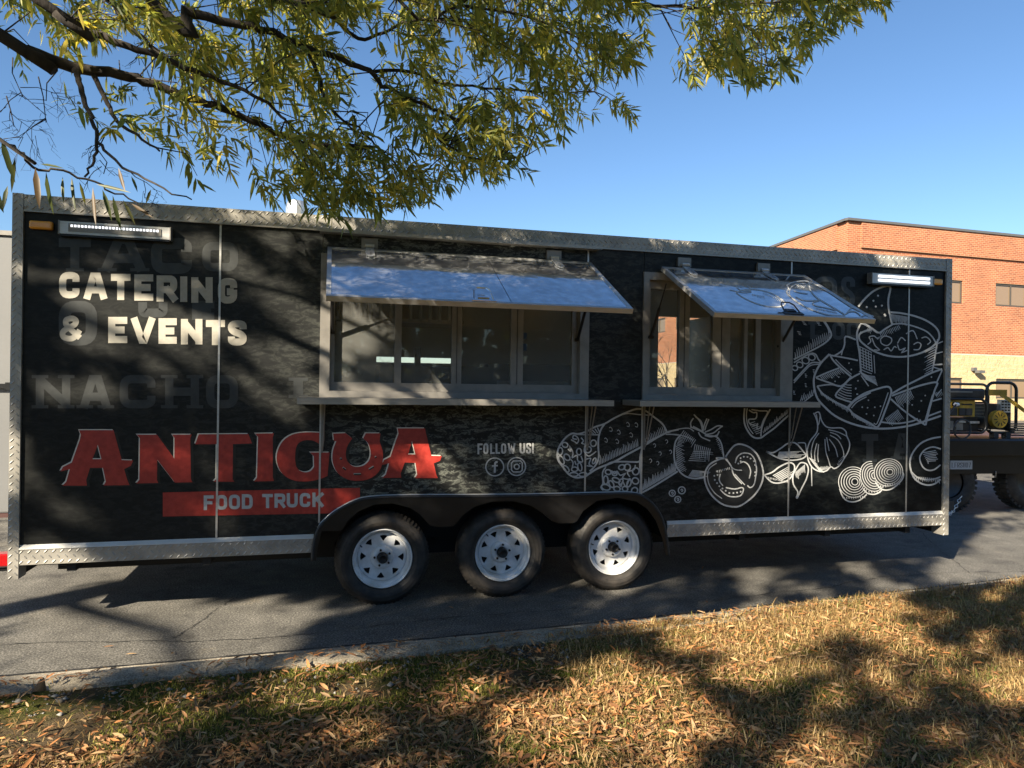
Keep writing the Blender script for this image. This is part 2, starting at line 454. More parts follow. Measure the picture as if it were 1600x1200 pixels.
for (ax, ay, bx, by) in ((-2.0, 4.72, -.2, 4.55), (-.2, 4.55, 1.6, 4.78), (2.6, 4.62, 4.4, 4.95), (4.4, 4.95, 6.5, 4.8), (-.9, 4.63, -.6, 5.6), (5.3, 4.88, 6.3, 6.6)):
    vs = []; fs = []; n = 36; jx = jy = 0.0
    for i in range(n + 1):
        t = i / n; jx += random.gauss(0, .008); jy += random.gauss(0, .008); w = random.uniform(.0008, .0045); x = ax + (bx - ax) * t + jx; y = ay + (by - ay) * t + jy
        d = Vector((by - ay, ax - bx)).normalized() * w; vs += [(x - d.x, y - d.y, .004), (x + d.x, y + d.y, .004)]
        if i: fs.append((2 * i - 2, 2 * i, 2 * i + 1, 2 * i - 1))
    mesh_ob('crack', vs, fs, 'under', road)
# gutter pan and kerb stones, with open joints
cuts = [-9.0, -6.2, -3.9, -1.33, 1.55, 4.35, 7.0, 9.5, 12.0]
gut = tag(empty('gutter'), kind='structure'); kerb = tag(empty('kerb'), kind='structure')
for a, b in zip(cuts[:-1], cuts[1:]):
    g = 0.012; n = 10; prof_k = [(KW, -0.05), (KW, 0.095), (0.07, 0.112), (0.030, 0.108), (0.006, 0.085), (-0.012, 0.02), (-0.02, -0.05)]
    vs = []; fs = []
    for i in range(n + 1):
        x = a + g + (b - a - 2 * g) * i / n; y = kerb_y(x)
        e = 0.012 if i in (0, n) else 0.0
        sk = 0.05 if i == 0 else 0.0
        for o, z in prof_k: vs.append((x + sk * (o / KW), y - o + random.uniform(-.003, .003), z - (e if z > 0.05 else 0) + random.uniform(-.002, .002)))
    m = len(prof_k)
    for i in range(n):
        for j in range(m - 1): fs.append((i * m + j, (i + 1) * m + j, (i + 1) * m + j + 1, i * m + j + 1))
    fs.append(tuple(range(m))); fs.append(tuple(n * m + j for j in range(m - 1, -1, -1)))
    mesh_ob('kerb_stone', vs, fs, 'kerb', kerb)
    vs = []; fs = []
    for i in range(n + 1):
        x = a + 0.22 + g + (b - a - 2 * g) * i / n
        vs += [(x, kerb_y(x) - 0.0, 0.012), (x, kerb_y(x) + 0.27, 0.004), (x, kerb_y(x) + 0.27, -0.03)]
        if i:
            k = 3 * i; fs += [(k - 3, k, k + 1, k - 2), (k - 2, k + 1, k + 2, k - 1)]
    mesh_ob('gutter_slab', vs, fs, 'gutter', gut)
    vs = []; fs = []
    for i in range(41):
        x = a + (b - a) * i / 40; y = kerb_y(x) + .275 + random.uniform(-.006, .006); w = random.uniform(.003, .010)
        vs += [(x, y - w, .0085), (x, y + w, .0085)]
        if i: fs.append((2 * i - 2, 2 * i, 2 * i + 1, 2 * i - 1))
    mesh_ob('joint_crack', vs, fs, 'under', gut)
# lawn sheet
nx, ny = 150, 70
V = []; Fc = []
for i in range(nx + 1):
    x = -9 + 22 * i / nx
    for j in range(ny + 1):
        t = j / ny; y0 = kerb_y(x) - KW + 0.02; y = y0 - (y0 + 4) * t ** 1.3
        V.append((x, y, lawn_z(x, y)))
for i in range(nx):
    for j in range(ny):
        k = i * (ny + 1) + j; Fc.append((k, k + 1, k + ny + 2, k + ny + 1))
tag(mesh_ob('lawn', V, Fc, 'lawn', smooth=True), kind='structure')

# ------------------------------------------------------------------ brick building behind
ZR = 8.2
def at_h(u, v, h):
    d = ray(u, v); return CAM + d * (h / d.z)
CB = at_h(1325, 339, ZR)
dirR = (at_h(1600, 366.5, ZR) - CB); dirR.z = 0; dirR.normalize()
dirL = (at_h(1212, 381, ZR) - CB); dirL.z = 0; dirL.normalize()
nR = Vector((dirR.y, -dirR.x, 0)); nL = Vector((-dirL.y, dirL.x, 0))
if nR.dot(CAM - CB) < 0: nR = -nR
if nL.dot(CAM - CB) < 0: nL = -nL
ROOF = CAM.z + ZR - 0.16
def hit(u, v, d, n):
    r = ray(u, v); t = (CB - CAM).dot(n) / r.dot(n); p = CAM + r * t
    q = p - CB; return q.x * d.x + q.y * d.y, p.z
zb = hit(1500, 553, dirR, nR)[1]
class Face:
    def __init__(s, d, n): s.d, s.n = d, n
    def p(s, a, h, o=0.0): return Vector((CB.x, CB.y, 0)) + s.d * a + s.n * o + Vector((0, 0, h))
def uv_mesh(name, quads, m, parent):
    """quads: list of (4 points, 4 uv)"""
    vs = []; fs = []; uvs = []
    for pts, uv in quads:
        n = len(vs); vs += pts; fs.append((n, n + 1, n + 2, n + 3)); uvs += uv
    o = mesh_ob(name, vs, fs, m, parent)
    l = o.data.uv_layers.new(name='UVMap')
    for i, u in enumerate(uvs): l.data[i].uv = u
    return o
def wall_grid(F, s0, s1, h0, h1, holes, o, depth):
    S = sorted({s0, s1, *[x for h in holes for x in h[:2]]}); H = sorted({h0, h1, *[x for h in holes for x in h[2:]]})
    q = []
    for a, b in zip(S, S[1:]):
        for c, d in zip(H, H[1:]):
            if any(a >= k[0] - 1e-6 and b <= k[1] + 1e-6 and c >= k[2] - 1e-6 and d <= k[3] + 1e-6 for k in holes): continue
            q.append(([F.p(a, c, o), F.p(b, c, o), F.p(b, d, o), F.p(a, d, o)], [(a, c), (b, c), (b, d), (a, d)]))
    for a, b, c, d in holes:
        for (p, r) in (((a, c), (a, d)), ((a, d), (b, d)), ((b, d), (b, c)), ((b, c), (a, c))):
            q.append(([F.p(*p, o), F.p(*r, o), F.p(*r, o - depth), F.p(*p, o - depth)], [p, r, (r[0] + depth, r[1]), (p[0] + depth, p[1])]))
    return q
def fbox(F, a0, a1, h0, h1, o0, o1):
    return [F.p(a0, h0, o0), F.p(a1, h0, o0), F.p(a1, h1, o0), F.p(a0, h1, o0), F.p(a0, h0, o1), F.p(a1, h0, o1), F.p(a1, h1, o1), F.p(a0, h1, o1)]
bld = tag(empty('brick_building', (CB.x, CB.y, 0)), 'two-storey red brick building with cream block base behind the trailer', 'building')
bld_inv = Matrix.Translation((-CB.x, -CB.y, 0))
def into_bld(o):
    o.data.transform(bld_inv); return o
FR, FL = Face(dirR, nR), Face(dirL, nL)
def holes_from(px, d, n, hb):
    out = []
    for (u0, v0, u1, v1) in px:
        a, h = hit(u0, v0, d, n); b, _ = hit(u1, v0, d, n); _, h2 = hit((u0 + u1) / 2, v1, d, n); _, h1 = hit((u0 + u1) / 2, v0, d, n)
        a, b = min(a, b), max(a, b); out.append((a, b, h2, h1))
    return out
upR = holes_from([(1462, 437, 1505, 473.5), (1556, 441, 1606, 478)], dirR, nR, zb)
loR = holes_from([(1460, 590, 1503, 622), (1555, 592.5, 1606, 625)], dirR, nR, zb)
h0u, h1u = upR[0][2], upR[0][3]; h0l, h1l = loR[0][2], loR[0][3]
upR = [(a, b, h0u, h1u) for a, b, _, _ in upR]; loR = [(a, b, h0l, h1l) for a, b, _, _ in loR]
stepw = upR[1][0] - upR[0][0]; ww = upR[1][1] - upR[1][0]
for k in range(1, 4):
    a = upR[1][0] + stepw * k
    upR.append((a, a + ww, h0u, h1u)); loR.append((a, a + ww, h0l, h1l))
upL = []; loL = []
for k in range(9):
    a = 3.2 + 5.2 * k; upL.append((a, a + 3.0, h0u, h1u)); loL.append((a, a + 3.0, h0l, h1l))
lenR, lenL = 40.0, 52.0
q = wall_grid(FR, 0, lenR, zb, ROOF, upR, 0.0, 0.14) + wall_grid(FL, 0, lenL, zb, ROOF, upL, 0.0, 0.14)
zc1 = hit(1450, 396, dirR, nR)[1]
# corner pier and a parapet field standing proud of the wall
def proud(F, a0, a1, h0, h1, o):
    c = fbox(F, a0, a1, h0, h1, 0.0, o)
    u = [(a0, h0), (a1, h0), (a1, h1), (a0, h1)]
    return [([c[4], c[5], c[6], c[7]], u), ([c[0], c[4], c[7], c[3]], [(a0 - o, h0), (a0, h0), (a0, h1), (a0 - o, h1)]),
            ([c[5], c[1], c[2], c[6]], [(a1, h0), (a1 + o, h0), (a1 + o, h1), (a1, h1)]), ([c[0], c[1], c[5], c[4]], [(a0, h0 - o), (a1, h0 - o), (a1, h0), (a0, h0)]),
            ([c[7], c[6], c[2], c[3]], [(a0, h1), (a1, h1), (a1, h1 + o), (a0, h1 + o)])]
q += proud(FR, 0.75, lenR, zc1, ROOF, 0.10) + proud(FL, 0.75, lenL, zc1, ROOF, 0.10)
into_bld(uv_mesh('brick_wall', q, 'brick', bld))
q = wall_grid(FR, 0, lenR, -0.1, zb - 0.02, loR, 0.05, 0.16) + wall_grid(FL, 0, lenL, -0.1, zb - 0.02, loL, 0.05, 0.16)
q += [([FR.p(0, zb - .02, .05), FR.p(lenR, zb - .02, .05), FR.p(lenR, zb - .02, -.05), FR.p(0, zb - .02, -.05)], [(0, 0), (lenR, 0), (lenR, .1), (0, .1)]),
      ([FL.p(0, zb - .02, .05), FL.p(lenL, zb - .02, .05), FL.p(lenL, zb - .02, -.05), FL.p(0, zb - .02, -.05)], [(0, 0), (lenL, 0), (lenL, .1), (0, .1)])]
into_bld(uv_mesh('block_wall', q, 'block', bld))
for F, L in ((FR, lenR), (FL, lenL)):
    mb = MB(); mb.hexa(fbox(F, -0.12 if F is FR else 0.0, L, ROOF - 0.02, ROOF + 0.10, -0.35, 0.16)); into_bld(mb.build('roof_coping', 'coping', bld))
r = [FR.p(0, ROOF - .1, -.1), FR.p(lenR, ROOF - .1, -.1), FR.p(lenR, ROOF - .1, -.1) + dirL * lenL, FL.p(lenL, ROOF - .1, -.1)]
into_bld(MB().add(r, [(0, 1, 2, 3)]).build('roof', 'coping', bld))
for F, o, wl_ in ((FR, 0.0, upR), (FL, 0.0, upL), (FR, 0.05, loR), (FL, 0.05, loL)):
    for a, b, c, d in wl_:
        fr = MB(); t = 0.09; oo = o - 0.10
        for (p0, p1, p2, p3) in ((a, a + t, c, d), (b - t, b, c, d), (a + t, b - t, c, c + t), (a + t, b - t, d - t, d), ((a + b) / 2 - 0.04, (a + b) / 2 + 0.04, c + t, d - t)):
            fr.hexa(fbox(F, p0, p1, p2, p3, oo - 0.04, oo + 0.04))
        f = into_bld(fr.build('window', 'bronze', bld))
        for (p0, p1) in ((a + t, (a + b) / 2 - .04), ((a + b) / 2 + .04, b - t)):
            m = MB(); m.hexa(fbox(F, p0, p1, c + t, d - t, oo - 0.02, oo - 0.01)); into_bld(m.build('pane', 'pane', f))
a, h = hit(1520, 578, dirR, nR)
mb = MB(); mb.hexa(fbox(FR, a - .18, a + .05, h - .05, h + .12, 0.052, 0.2)); mb.hexa(fbox(FR, a - .05, a + .32, h - .16, h - .02, 0.16, 0.42))
into_bld(mb.build('wall_lamp', 'coping', bld))

# ------------------------------------------------------------------ grey sheet-metal container far left
ct = tag(empty('storage_container', (-5.0, 9.0, 0)), 'plain grey sheet-metal storage container at the left edge behind the trailer', 'container')
bevel(MB().box(-4.5, 3.6, 0, 2.4, 0.045, 3.12).build('body', 'container', ct), 0.02)
MB().box(-4.5, 3.6, -0.012, 2.41, 0.0, 0.045).build('base_strip', 'brown_base', ct)
MB().box(-4.55, 3.65, -0.03, 2.43, 3.12, 3.17).build('roof_edge', 'alu_dark', ct)
for x in (-3.0, -1.2, 0.6, 2.4):
    MB().box(x, x + .03, -0.010, 0.0, 0.14, 3.1).build('panel_seam', 'container', ct)
hp = at_y(6, 603, 9.0)
MB().box(hp.x + 5 - .16, hp.x + 5 + .10, -0.06, -0.012, hp.z - .025, hp.z + .025).box(hp.x + 5 + .05, hp.x + 5 + .10, -0.10, -0.05, hp.z - .04, hp.z + .04).build('latch_handle', 'black', ct)

# ------------------------------------------------------------------ the food trailer
X0, X1 = -1.905, 5.171
ZT, ZTR = 2.691, 2.583          # top of the top rail, its lower edge
ZB, ZBR = 0.400, 0.508          # bottom rail
BACK = 7.45
TR_LOC = Vector((1.633, 6.2, 0.0))
trailer = tag(empty('food_trailer', TR_LOC), 'long black food trailer with chalk food drawings, two raised awnings and three wheels', 'trailer')
TI = Matrix.Translation(-TR_LOC)
def part(mb, name, m, parent=None, smooth=False, label=None):
    o = mb.build(name, m, None, smooth)
    o.parent = parent or trailer
    if parent is None: o.matrix_parent_inverse = TI
    if label: o['label'] = label
    return o
s1, s2, s3, s4, s5, s6 = wx(341.5, 600), wx(501, 640), wx(915.5, 640), wx(1002.5, 700), wx(1234, 600), wx(1418, 600)
LX, RX = -1.846, 5.112          # inner edges of the corner posts
w1 = dict(x0=wx(499.5, 560), x1=wx(919, 560), z0=wz(700, 625), z1=2.432)
w2 = dict(x0=wx(1003.5, 540), x1=wx(1237, 540), z0=wz(1120, 630), z1=wz(1005, 425))
ARCH = [(488, 874), (490, 850), (497, 826), (510, 810), (530, 795), (560, 780.5), (590, 776), (640, 774.5), (760, 774), (860, 772.5), (940, 770.5), (985, 770.5), (1005, 777), (1022, 793), (1033, 815), (1039, 845), (1041, 866)]
def axz(u, v): p = W(u, v); return (p.x, p.z)
zt, zb_ = ZTR + 0.004, ZBR - 0.004
def panel(poly, lab=None):
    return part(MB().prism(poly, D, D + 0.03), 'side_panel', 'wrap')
g = 0.002
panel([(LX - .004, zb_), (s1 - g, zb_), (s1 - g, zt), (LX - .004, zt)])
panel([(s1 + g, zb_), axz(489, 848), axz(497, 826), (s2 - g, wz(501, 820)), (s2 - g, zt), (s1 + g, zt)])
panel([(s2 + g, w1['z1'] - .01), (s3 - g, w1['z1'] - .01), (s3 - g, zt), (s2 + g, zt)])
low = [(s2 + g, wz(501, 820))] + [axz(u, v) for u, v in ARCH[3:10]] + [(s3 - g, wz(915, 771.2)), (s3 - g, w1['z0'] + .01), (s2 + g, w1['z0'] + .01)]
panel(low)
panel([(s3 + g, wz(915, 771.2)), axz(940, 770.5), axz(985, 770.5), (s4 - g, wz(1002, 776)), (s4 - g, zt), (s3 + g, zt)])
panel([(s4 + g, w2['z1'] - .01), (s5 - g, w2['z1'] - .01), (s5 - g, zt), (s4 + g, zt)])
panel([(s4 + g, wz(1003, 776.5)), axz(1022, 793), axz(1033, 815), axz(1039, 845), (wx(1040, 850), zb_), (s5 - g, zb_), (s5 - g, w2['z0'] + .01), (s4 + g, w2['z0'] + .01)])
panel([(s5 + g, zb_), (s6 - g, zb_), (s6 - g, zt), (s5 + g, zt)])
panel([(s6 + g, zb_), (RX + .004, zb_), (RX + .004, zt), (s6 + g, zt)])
def seam(x, z0, z1):
    part(MB().box(x - .006, x + .006, D - .0045, D - .0005, z0, z1), 'seam_strip', 'alu')
seam(s1, ZBR + .002, ZTR - .002); seam(s2, wz(501, 817), w1['z0'] - .004)
seam(s3, wz(915, 770), w1['z0'] - .004); seam(s3 + .0, w1['z1'] + .003, ZTR - .002)
seam(s4, wz(1002, 775), w2['z0'] - .004); seam(s5, ZBR + .002, w2['z0'] - .004); seam(s5, w2['z1'] + .003, ZTR - .002); seam(s6, ZBR + .002, ZTR - .002)

# tread plate: sheet plus raised bars
def tread(x0, x1, z0, z1, y, step=0.044, h=0.0042):
    mb = MB(); nx = max(1, int((x1 - x0 - .012) / (step / 2))); nz = max(1, int((z1 - z0 - .008) / (step / 2)))
    px = (x1 - x0) / nx; pz = (z1 - z0) / nz; L, w = 0.0185, 0.0056
    for i in range(nx):
        for j in range(nz):
            if (i + j) % 2: continue
            cx = x0 + (i + .5) * px; cz = z0 + (j + .5) * pz; a = math.radians(45 if (i % 2 == 0) else -45)
            ca, sa = math.cos(a), math.sin(a)
            def q(u, v, o): return (cx + u * ca - v * sa, y - o, cz + u * sa + v * ca)
            mb.add([q(-L, 0, 0), q(-L * .4, -w, 0), q(L * .4, -w, 0), q(L, 0, 0), q(L * .4, w, 0), q(-L * .4, w, 0), q(-L * .5, 0, h), q(L * .5, 0, h)],
                   [(0, 1, 6), (1, 2, 7, 6), (2, 3, 7), (3, 4, 7), (4, 5, 6, 7), (5, 0, 6)])
    return mb
def treadplate(name, x0, x1, y0, z0, z1, back, lipz=None):
    o = part(MB().box(x0, x1, y0, back, z0, z1), name, 'plate_metal')
    t = part(tread(x0, x1, z0, z1, y0, ), 'tread_bars', 'plate_metal', o); t['kind'] = 'stuff'
    return o
M['plate_metal'] = mat('tread_plate', (0.33, 0.31, 0.275), 0.42, 0.4, 0.22, 7)
treadplate('corner_post', X0, LX, 4.982, 0.315, ZT, 5.10)
treadplate('corner_post', RX, X1, 4.982, 0.315, ZT, 5.10)
treadplate('top_rail', LX + .001, RX - .001, 4.986, ZTR + .008, ZT - .004, 5.04)
part(MB().box(LX + .001, RX - .001, 4.980, 5.0, ZTR - .002, ZTR + .007), 'rail_lip', 'steel')
xa, xb = wx(490, 850), wx(1041, 840)
for a, b in ((LX + .001, xa), (xb, RX - .001)):
    treadplate('bottom_rail', a, b, 4.986, ZB, ZBR - .012, 5.05)
    part(MB().hexa([(a, 4.980, ZBR - .0118), (b, 4.980, ZBR - .0118), (b, 4.9995, ZBR - .0118), (a, 4.9995, ZBR - .0118), (a, 4.981, ZBR - .007), (b, 4.981, ZBR - .007), (b, 4.9995, ZBR + .014), (a, 4.9995, ZBR + .014)]), 'rail_lip', 'lip')
xr0, xr1 = wx(500, 357), wx(934, 386)
part(MB().box(xr0, xr1, 4.905, 4.985, ZTR - .022, ZTR - .012).box(xr0, xr1, 4.905, 4.911, ZTR - .012, ZTR + .001), 'drip_rail', 'steel')

# shell: roof, floor, far side with its serving hatch, ends, ceiling
part(MB().box(X0 + .01, X1 - .01, 5.041, BACK, ZT - .05, ZT - .006), 'roof', 'white_pl')
part(MB().box(X0 + .02, wx(487, 860) - .012, 5.05, BACK - .01, 0.38, 0.44).box(wx(1041, 860) + .012, X1 - .02, 5.05, BACK - .01, 0.38, 0.44).box(wx(487, 860) - .011, wx(1041, 860) + .011, 5.402, BACK - .01, 0.38, 0.44), 'floor', 'under')
part(MB().box(X0 + .004, X0 + .05, 5.101, BACK, 0.441, ZT - .052), 'rear_wall', 'frp'); part(MB().box(X1 - .05, X1 - .004, 5.101, BACK, 0.441, ZT - .052), 'front_wall', 'frp')
part(MB().box(X0 + .004, X0 + .05, 5.101, BACK, 0.32, 0.440), 'rear_sill', 'under'); part(MB().box(X1 - .05, X1 - .004, 5.101, BACK, 0.32, 0.440), 'front_sill', 'under')
hx0, hx1 = at_y(1027, 550, 7.42).x, at_y(1112.5, 550, 7.42).x
hz1 = at_y(1070, 496, 7.42).z; hz0 = 1.05
sx0, sx1 = at_y(588, 562, 7.42).x, at_y(708, 562, 7.42).x; sz0, sz1 = at_y(648, 567, 7.42).z, at_y(648, 558.5, 7.42).z
fw = MB(); fw.box(X0 + .051, sx0, 7.40, BACK, .441, ZT - .052).box(sx1, hx0, 7.40, BACK, .441, ZT - .052).box(sx0, sx1, 7.40, BACK, .441, sz0).box(sx0, sx1, 7.40, BACK, sz1, ZT - .052).box(hx1, X1 - .051, 7.40, BACK, .441, ZT - .052).box(hx0, hx1, 7.40, BACK, hz1, ZT - .052).box(hx0, hx1, 7.40, BACK, .441, hz0)
part(fw, 'far_wall', 'frp')
# backing behind the side panels, with holes for the windows
lin = MB(); y0, y1 = 5.031, 5.04
lin.box(X0 + .051, w1['x0'], y0, y1, .9, ZT - .06).box(w1['x1'], w2['x0'], y0, y1, .9, ZT - .06).box(w2['x1'], X1 - .051, y0, y1, .9, ZT - .06)
lin.box(w1['x0'], w1['x1'], y0, y1, .9, w1['z0'] + .02).box(w1['x0'], w1['x1'], y0, y1, w1['z1'] - .02, ZT - .06)
lin.box(w2['x0'], w2['x1'], y0, y1, .9, w2['z0'] + .02).box(w2['x0'], w2['x1'], y0, y1, w2['z1'] - .02, ZT - .06)
lin.box(X0 + .051, wx(487, 850), y0, y1, .441, .899).box(wx(1042, 850), X1 - .051, y0, y1, .441, .899)
part(lin, 'wall_lining', 'frp')
# wheel box and chassis
wa, wb = wx(487, 860), wx(1041, 860)
wbx = MB(); wbx.box(wa, wb, 5.042, 5.40, .87, .89).box(wa - .01, wa, 5.042, 5.40, .38, .89).box(wb, wb + .01, 5.042, 5.40, .38, .89).box(wa, wb, 5.39, 5.40, .38, .87)
part(wbx, 'wheel_box', 'under')
for y in (5.46, 6.92):
    part(MB().box(X0 + .12, X1 + .05, y, y + .07, .25, .379), 'chassis_beam', 'under')
for k in range(9):
    x = X0 + .3 + k * .8
    part(MB().box(x, x + .05, 5.06 if not (wx(480, 860) - .06 < x < wx(1045, 860)) else 5.42, 7.40, .33, .379), 'cross_member', 'under')
part(MB().tube([(X0 + .16, 5.2, .375), (X0 + .22, 5.2, .34), (X0 + .30, 5.2, .335), (X0 + .36, 5.2, .375)], .005, 6), 'loose_cable', 'black_plastic')
# drawbar
part(MB().hexa([(X1 - .1, 5.7, .28), (X1 - .1, 5.8, .28), (X1 - .1, 5.8, .38), (X1 - .1, 5.7, .38), (X1 + 1.3, 6.17, .28), (X1 + 1.3, 6.25, .28), (X1 + 1.3, 6.25, .38), (X1 + 1.3, 6.17, .38)]), 'drawbar', 'under')
part(MB().hexa([(X1 - .1, 6.6, .28), (X1 - .1, 6.7, .28), (X1 - .1, 6.7, .38), (X1 - .1, 6.6, .38), (X1 + 1.3, 6.17, .28), (X1 + 1.3, 6.25, .28), (X1 + 1.3, 6.25, .38), (X1 + 1.3, 6.17, .38)]), 'drawbar', 'under')

# fender skirt
sk = ARCH[:] + [(1036, 866), (1031, 838), (1021, 812), (1008, 794), (992, 783), (962, 776.5), (930, 781), (908, 797), (899, 812), (894, 815.5), (872, 816), (860, 813), (846, 801), (828, 789), (800, 782), (768, 782), (740, 790), (722, 803), (711, 817), (706, 821), (680, 821.5), (670, 819), (656, 803), (640, 792), (612, 785), (585, 787), (560, 797), (543, 812), (536, 825), (531, 827.5), (503, 828), (497, 851), (494, 874)]
pl = [axz(u, v) for u, v in sk]
fo = part(MB().prism(pl, 4.958, 4.965), 'fender_skirt', 'black'); 
ap = smooth_line([axz(u, v) for u, v in ARCH], 4)
part(MB().tube([(x, 4.962, z) for x, z in ap], .011, 8), 'fender_edge', 'black_plastic', smooth=True)
lipv = MB()
for (a, b) in zip(ap, ap[1:]):
    lipv.add([(a[0], 4.962, a[1]), (b[0], 4.962, b[1]), (b[0], 5.03, b[1]), (a[0], 5.03, a[1])], [(0, 1, 2, 3)])
part(lipv, 'fender_return', 'black')
glow = MB(); glow.tube([(x, 4.988, z + .008) for x, z in ap[8:-8]], .007, 6)
part(glow, 'fender_bead', 'alu', smooth=True)

# wheels
def make_wheel(cx, ang, y=5.035):
    c = Vector((cx, y, 0.325)); mb = MB()
    mb.lathe([(.206, .014), (.2085, -.002), (.2035, -.007), (.1985, -.002), (.1965, .012), (.1935, .014), (.1915, .012), (.178, .050), (.1755, .062), (.1725, .064), (.1705, .058), (.166, .056)], c)
    # disc with eight windows
    n = 64; outer = [(.168 * math.cos(2 * math.pi * k / n), .168 * math.sin(2 * math.pi * k / n)) for k in range(n)]
    inner = [(.082 * math.cos(2 * math.pi * k / 40), .082 * math.sin(2 * math.pi * k / 40)) for k in range(40)]
    tris = []
    for k in range(8):
        a = ang + k * math.pi / 4
        def pol(r, da): return (r * math.cos(a + da), r * math.sin(a + da))
        tris.append([pol(.150, -.19), pol(.153, -.06), pol(.153, .06), pol(.150, .19), pol(.112, .02), pol(.112, -.02)])
    loops = [outer, inner] + tris
    L3 = [[Vector((x, z, 0)) for x, z in l] for l in loops]; allp = [p for l in L3 for p in l]
    tt = tessellate_polygon(L3)
    mb.add([c + Vector((p.x, .058, p.y)) for p in allp], [tuple(t) for t in tt])
    for t in tris:      # window edges give the disc its thickness
        m = len(t); vs = [c + Vector((x, .058, z)) for x, z in t] + [c + Vector((x, .070, z)) for x, z in t]
        mb.add(vs, [(i, (i + 1) % m, (i + 1) % m + m, i + m) for i in range(m)])
    mb.lathe([(.082, .058), (.079, .040), (.073, .028), (.062, .024), (.044, .026), (.038, .030), (.036, .060)], c, n=40)
    w = part(mb, 'wheel', 'white_paint', smooth=False)
    for p in w.data.polygons: p.use_smooth = len(p.vertices) == 4
    t = MB(); prof = [(.204, .03), (.208, .004), (.222, -.020), (.248, -.033), (.275, -.033), (.300, -.020), (.316, .002), (.325, .020), (.328, .05), (.328, .15), (.322, .18), (.300, .20), (.22, .20), (.20, .17)]
    t.lathe(prof, c, n=72); part(t, 'tyre', 'rubber', w, smooth=True)
    tb = MB()
    for k in range(66):
        a = 2 * math.pi * (k + .25) / 66; da = .029
        vs = []
        for (r, o, aa) in ((.303, -.0205, a - da), (.303, -.0205, a + da * .6), (.318, .0, a + da * .6), (.318, .0, a - da), (.3315, .022, a + da * .6), (.3315, .022, a - da)):
            vs.append(c + Vector((r * math.cos(aa), o - .0015, r * math.sin(aa))))
        tb.add(vs, [(0, 1, 2, 3), (3, 2, 4, 5)])
    o = part(tb, 'shoulder_tread', 'rubber', w); o['kind'] = 'stuff'
    for rr in (.236, .262, .285):
        part(MB().lathe([(rr - .003, -.0275 if rr < .24 else -.0345 if rr < .27 else -.0295), (rr, -.0305 if rr < .24 else -.0362 if rr < .27 else -.0312), (rr + .003, -.0325 if rr < .24 else -.0350 if rr < .27 else -.0275)], c, n=60), 'sidewall_rib', 'rubber', w, smooth=True)
    hb = MB(); hb.lathe([(.035, .05), (.034, -.012), (.030, -.022), (.022, -.024), (.021, -.010), (.014, -.008), (.0, -.008)], c, n=28)
    part(hb, 'hub', 'hub', w, smooth=True)
    for k in range(5):
        a = ang + .3 + k * 2 * math.pi / 5; p = c + Vector((.056 * math.cos(a), .014, .056 * math.sin(a)))
        part(MB().tube([p, p + Vector((0, .012, 0))], .0085, 6), 'lug_nut', 'hub', w)
    part(MB().lathe([(.17, .105), (.0, .105)], c, n=32), 'brake_drum', 'under', w)
    a = ang + 1.1
    p = c + Vector((.179 * math.cos(a), .03, .179 * math.sin(a))); part(MB().tube([p, p + Vector((-.012 * math.cos(a), -.022, -.012 * math.sin(a)))], .0045, 6), 'valve_stem', 'black_plastic', w)
    return w
WX = [0.372, 1.2375, 2.109]
for cx, a in zip(WX, (math.pi / 2 - .06, math.pi / 2 - .38, math.pi / 2 + .30)):
    w = make_wheel(cx, a)
    part(MB().tube([(cx, 5.16, .325), (cx, 7.30, .325)], .035, 10), 'axle', 'under')
    # the wheel on the far side
    far = w.copy(); COL.objects.link(far); far.matrix_parent_inverse = TI @ Matrix.Translation((2 * cx, 12.5, 0)) @ Matrix.Rotation(math.pi, 4, 'Z')
    for ch in w.children:
        if ch.name.startswith('tyre'):
            c2 = ch.copy(); COL.objects.link(c2); c2.parent = far

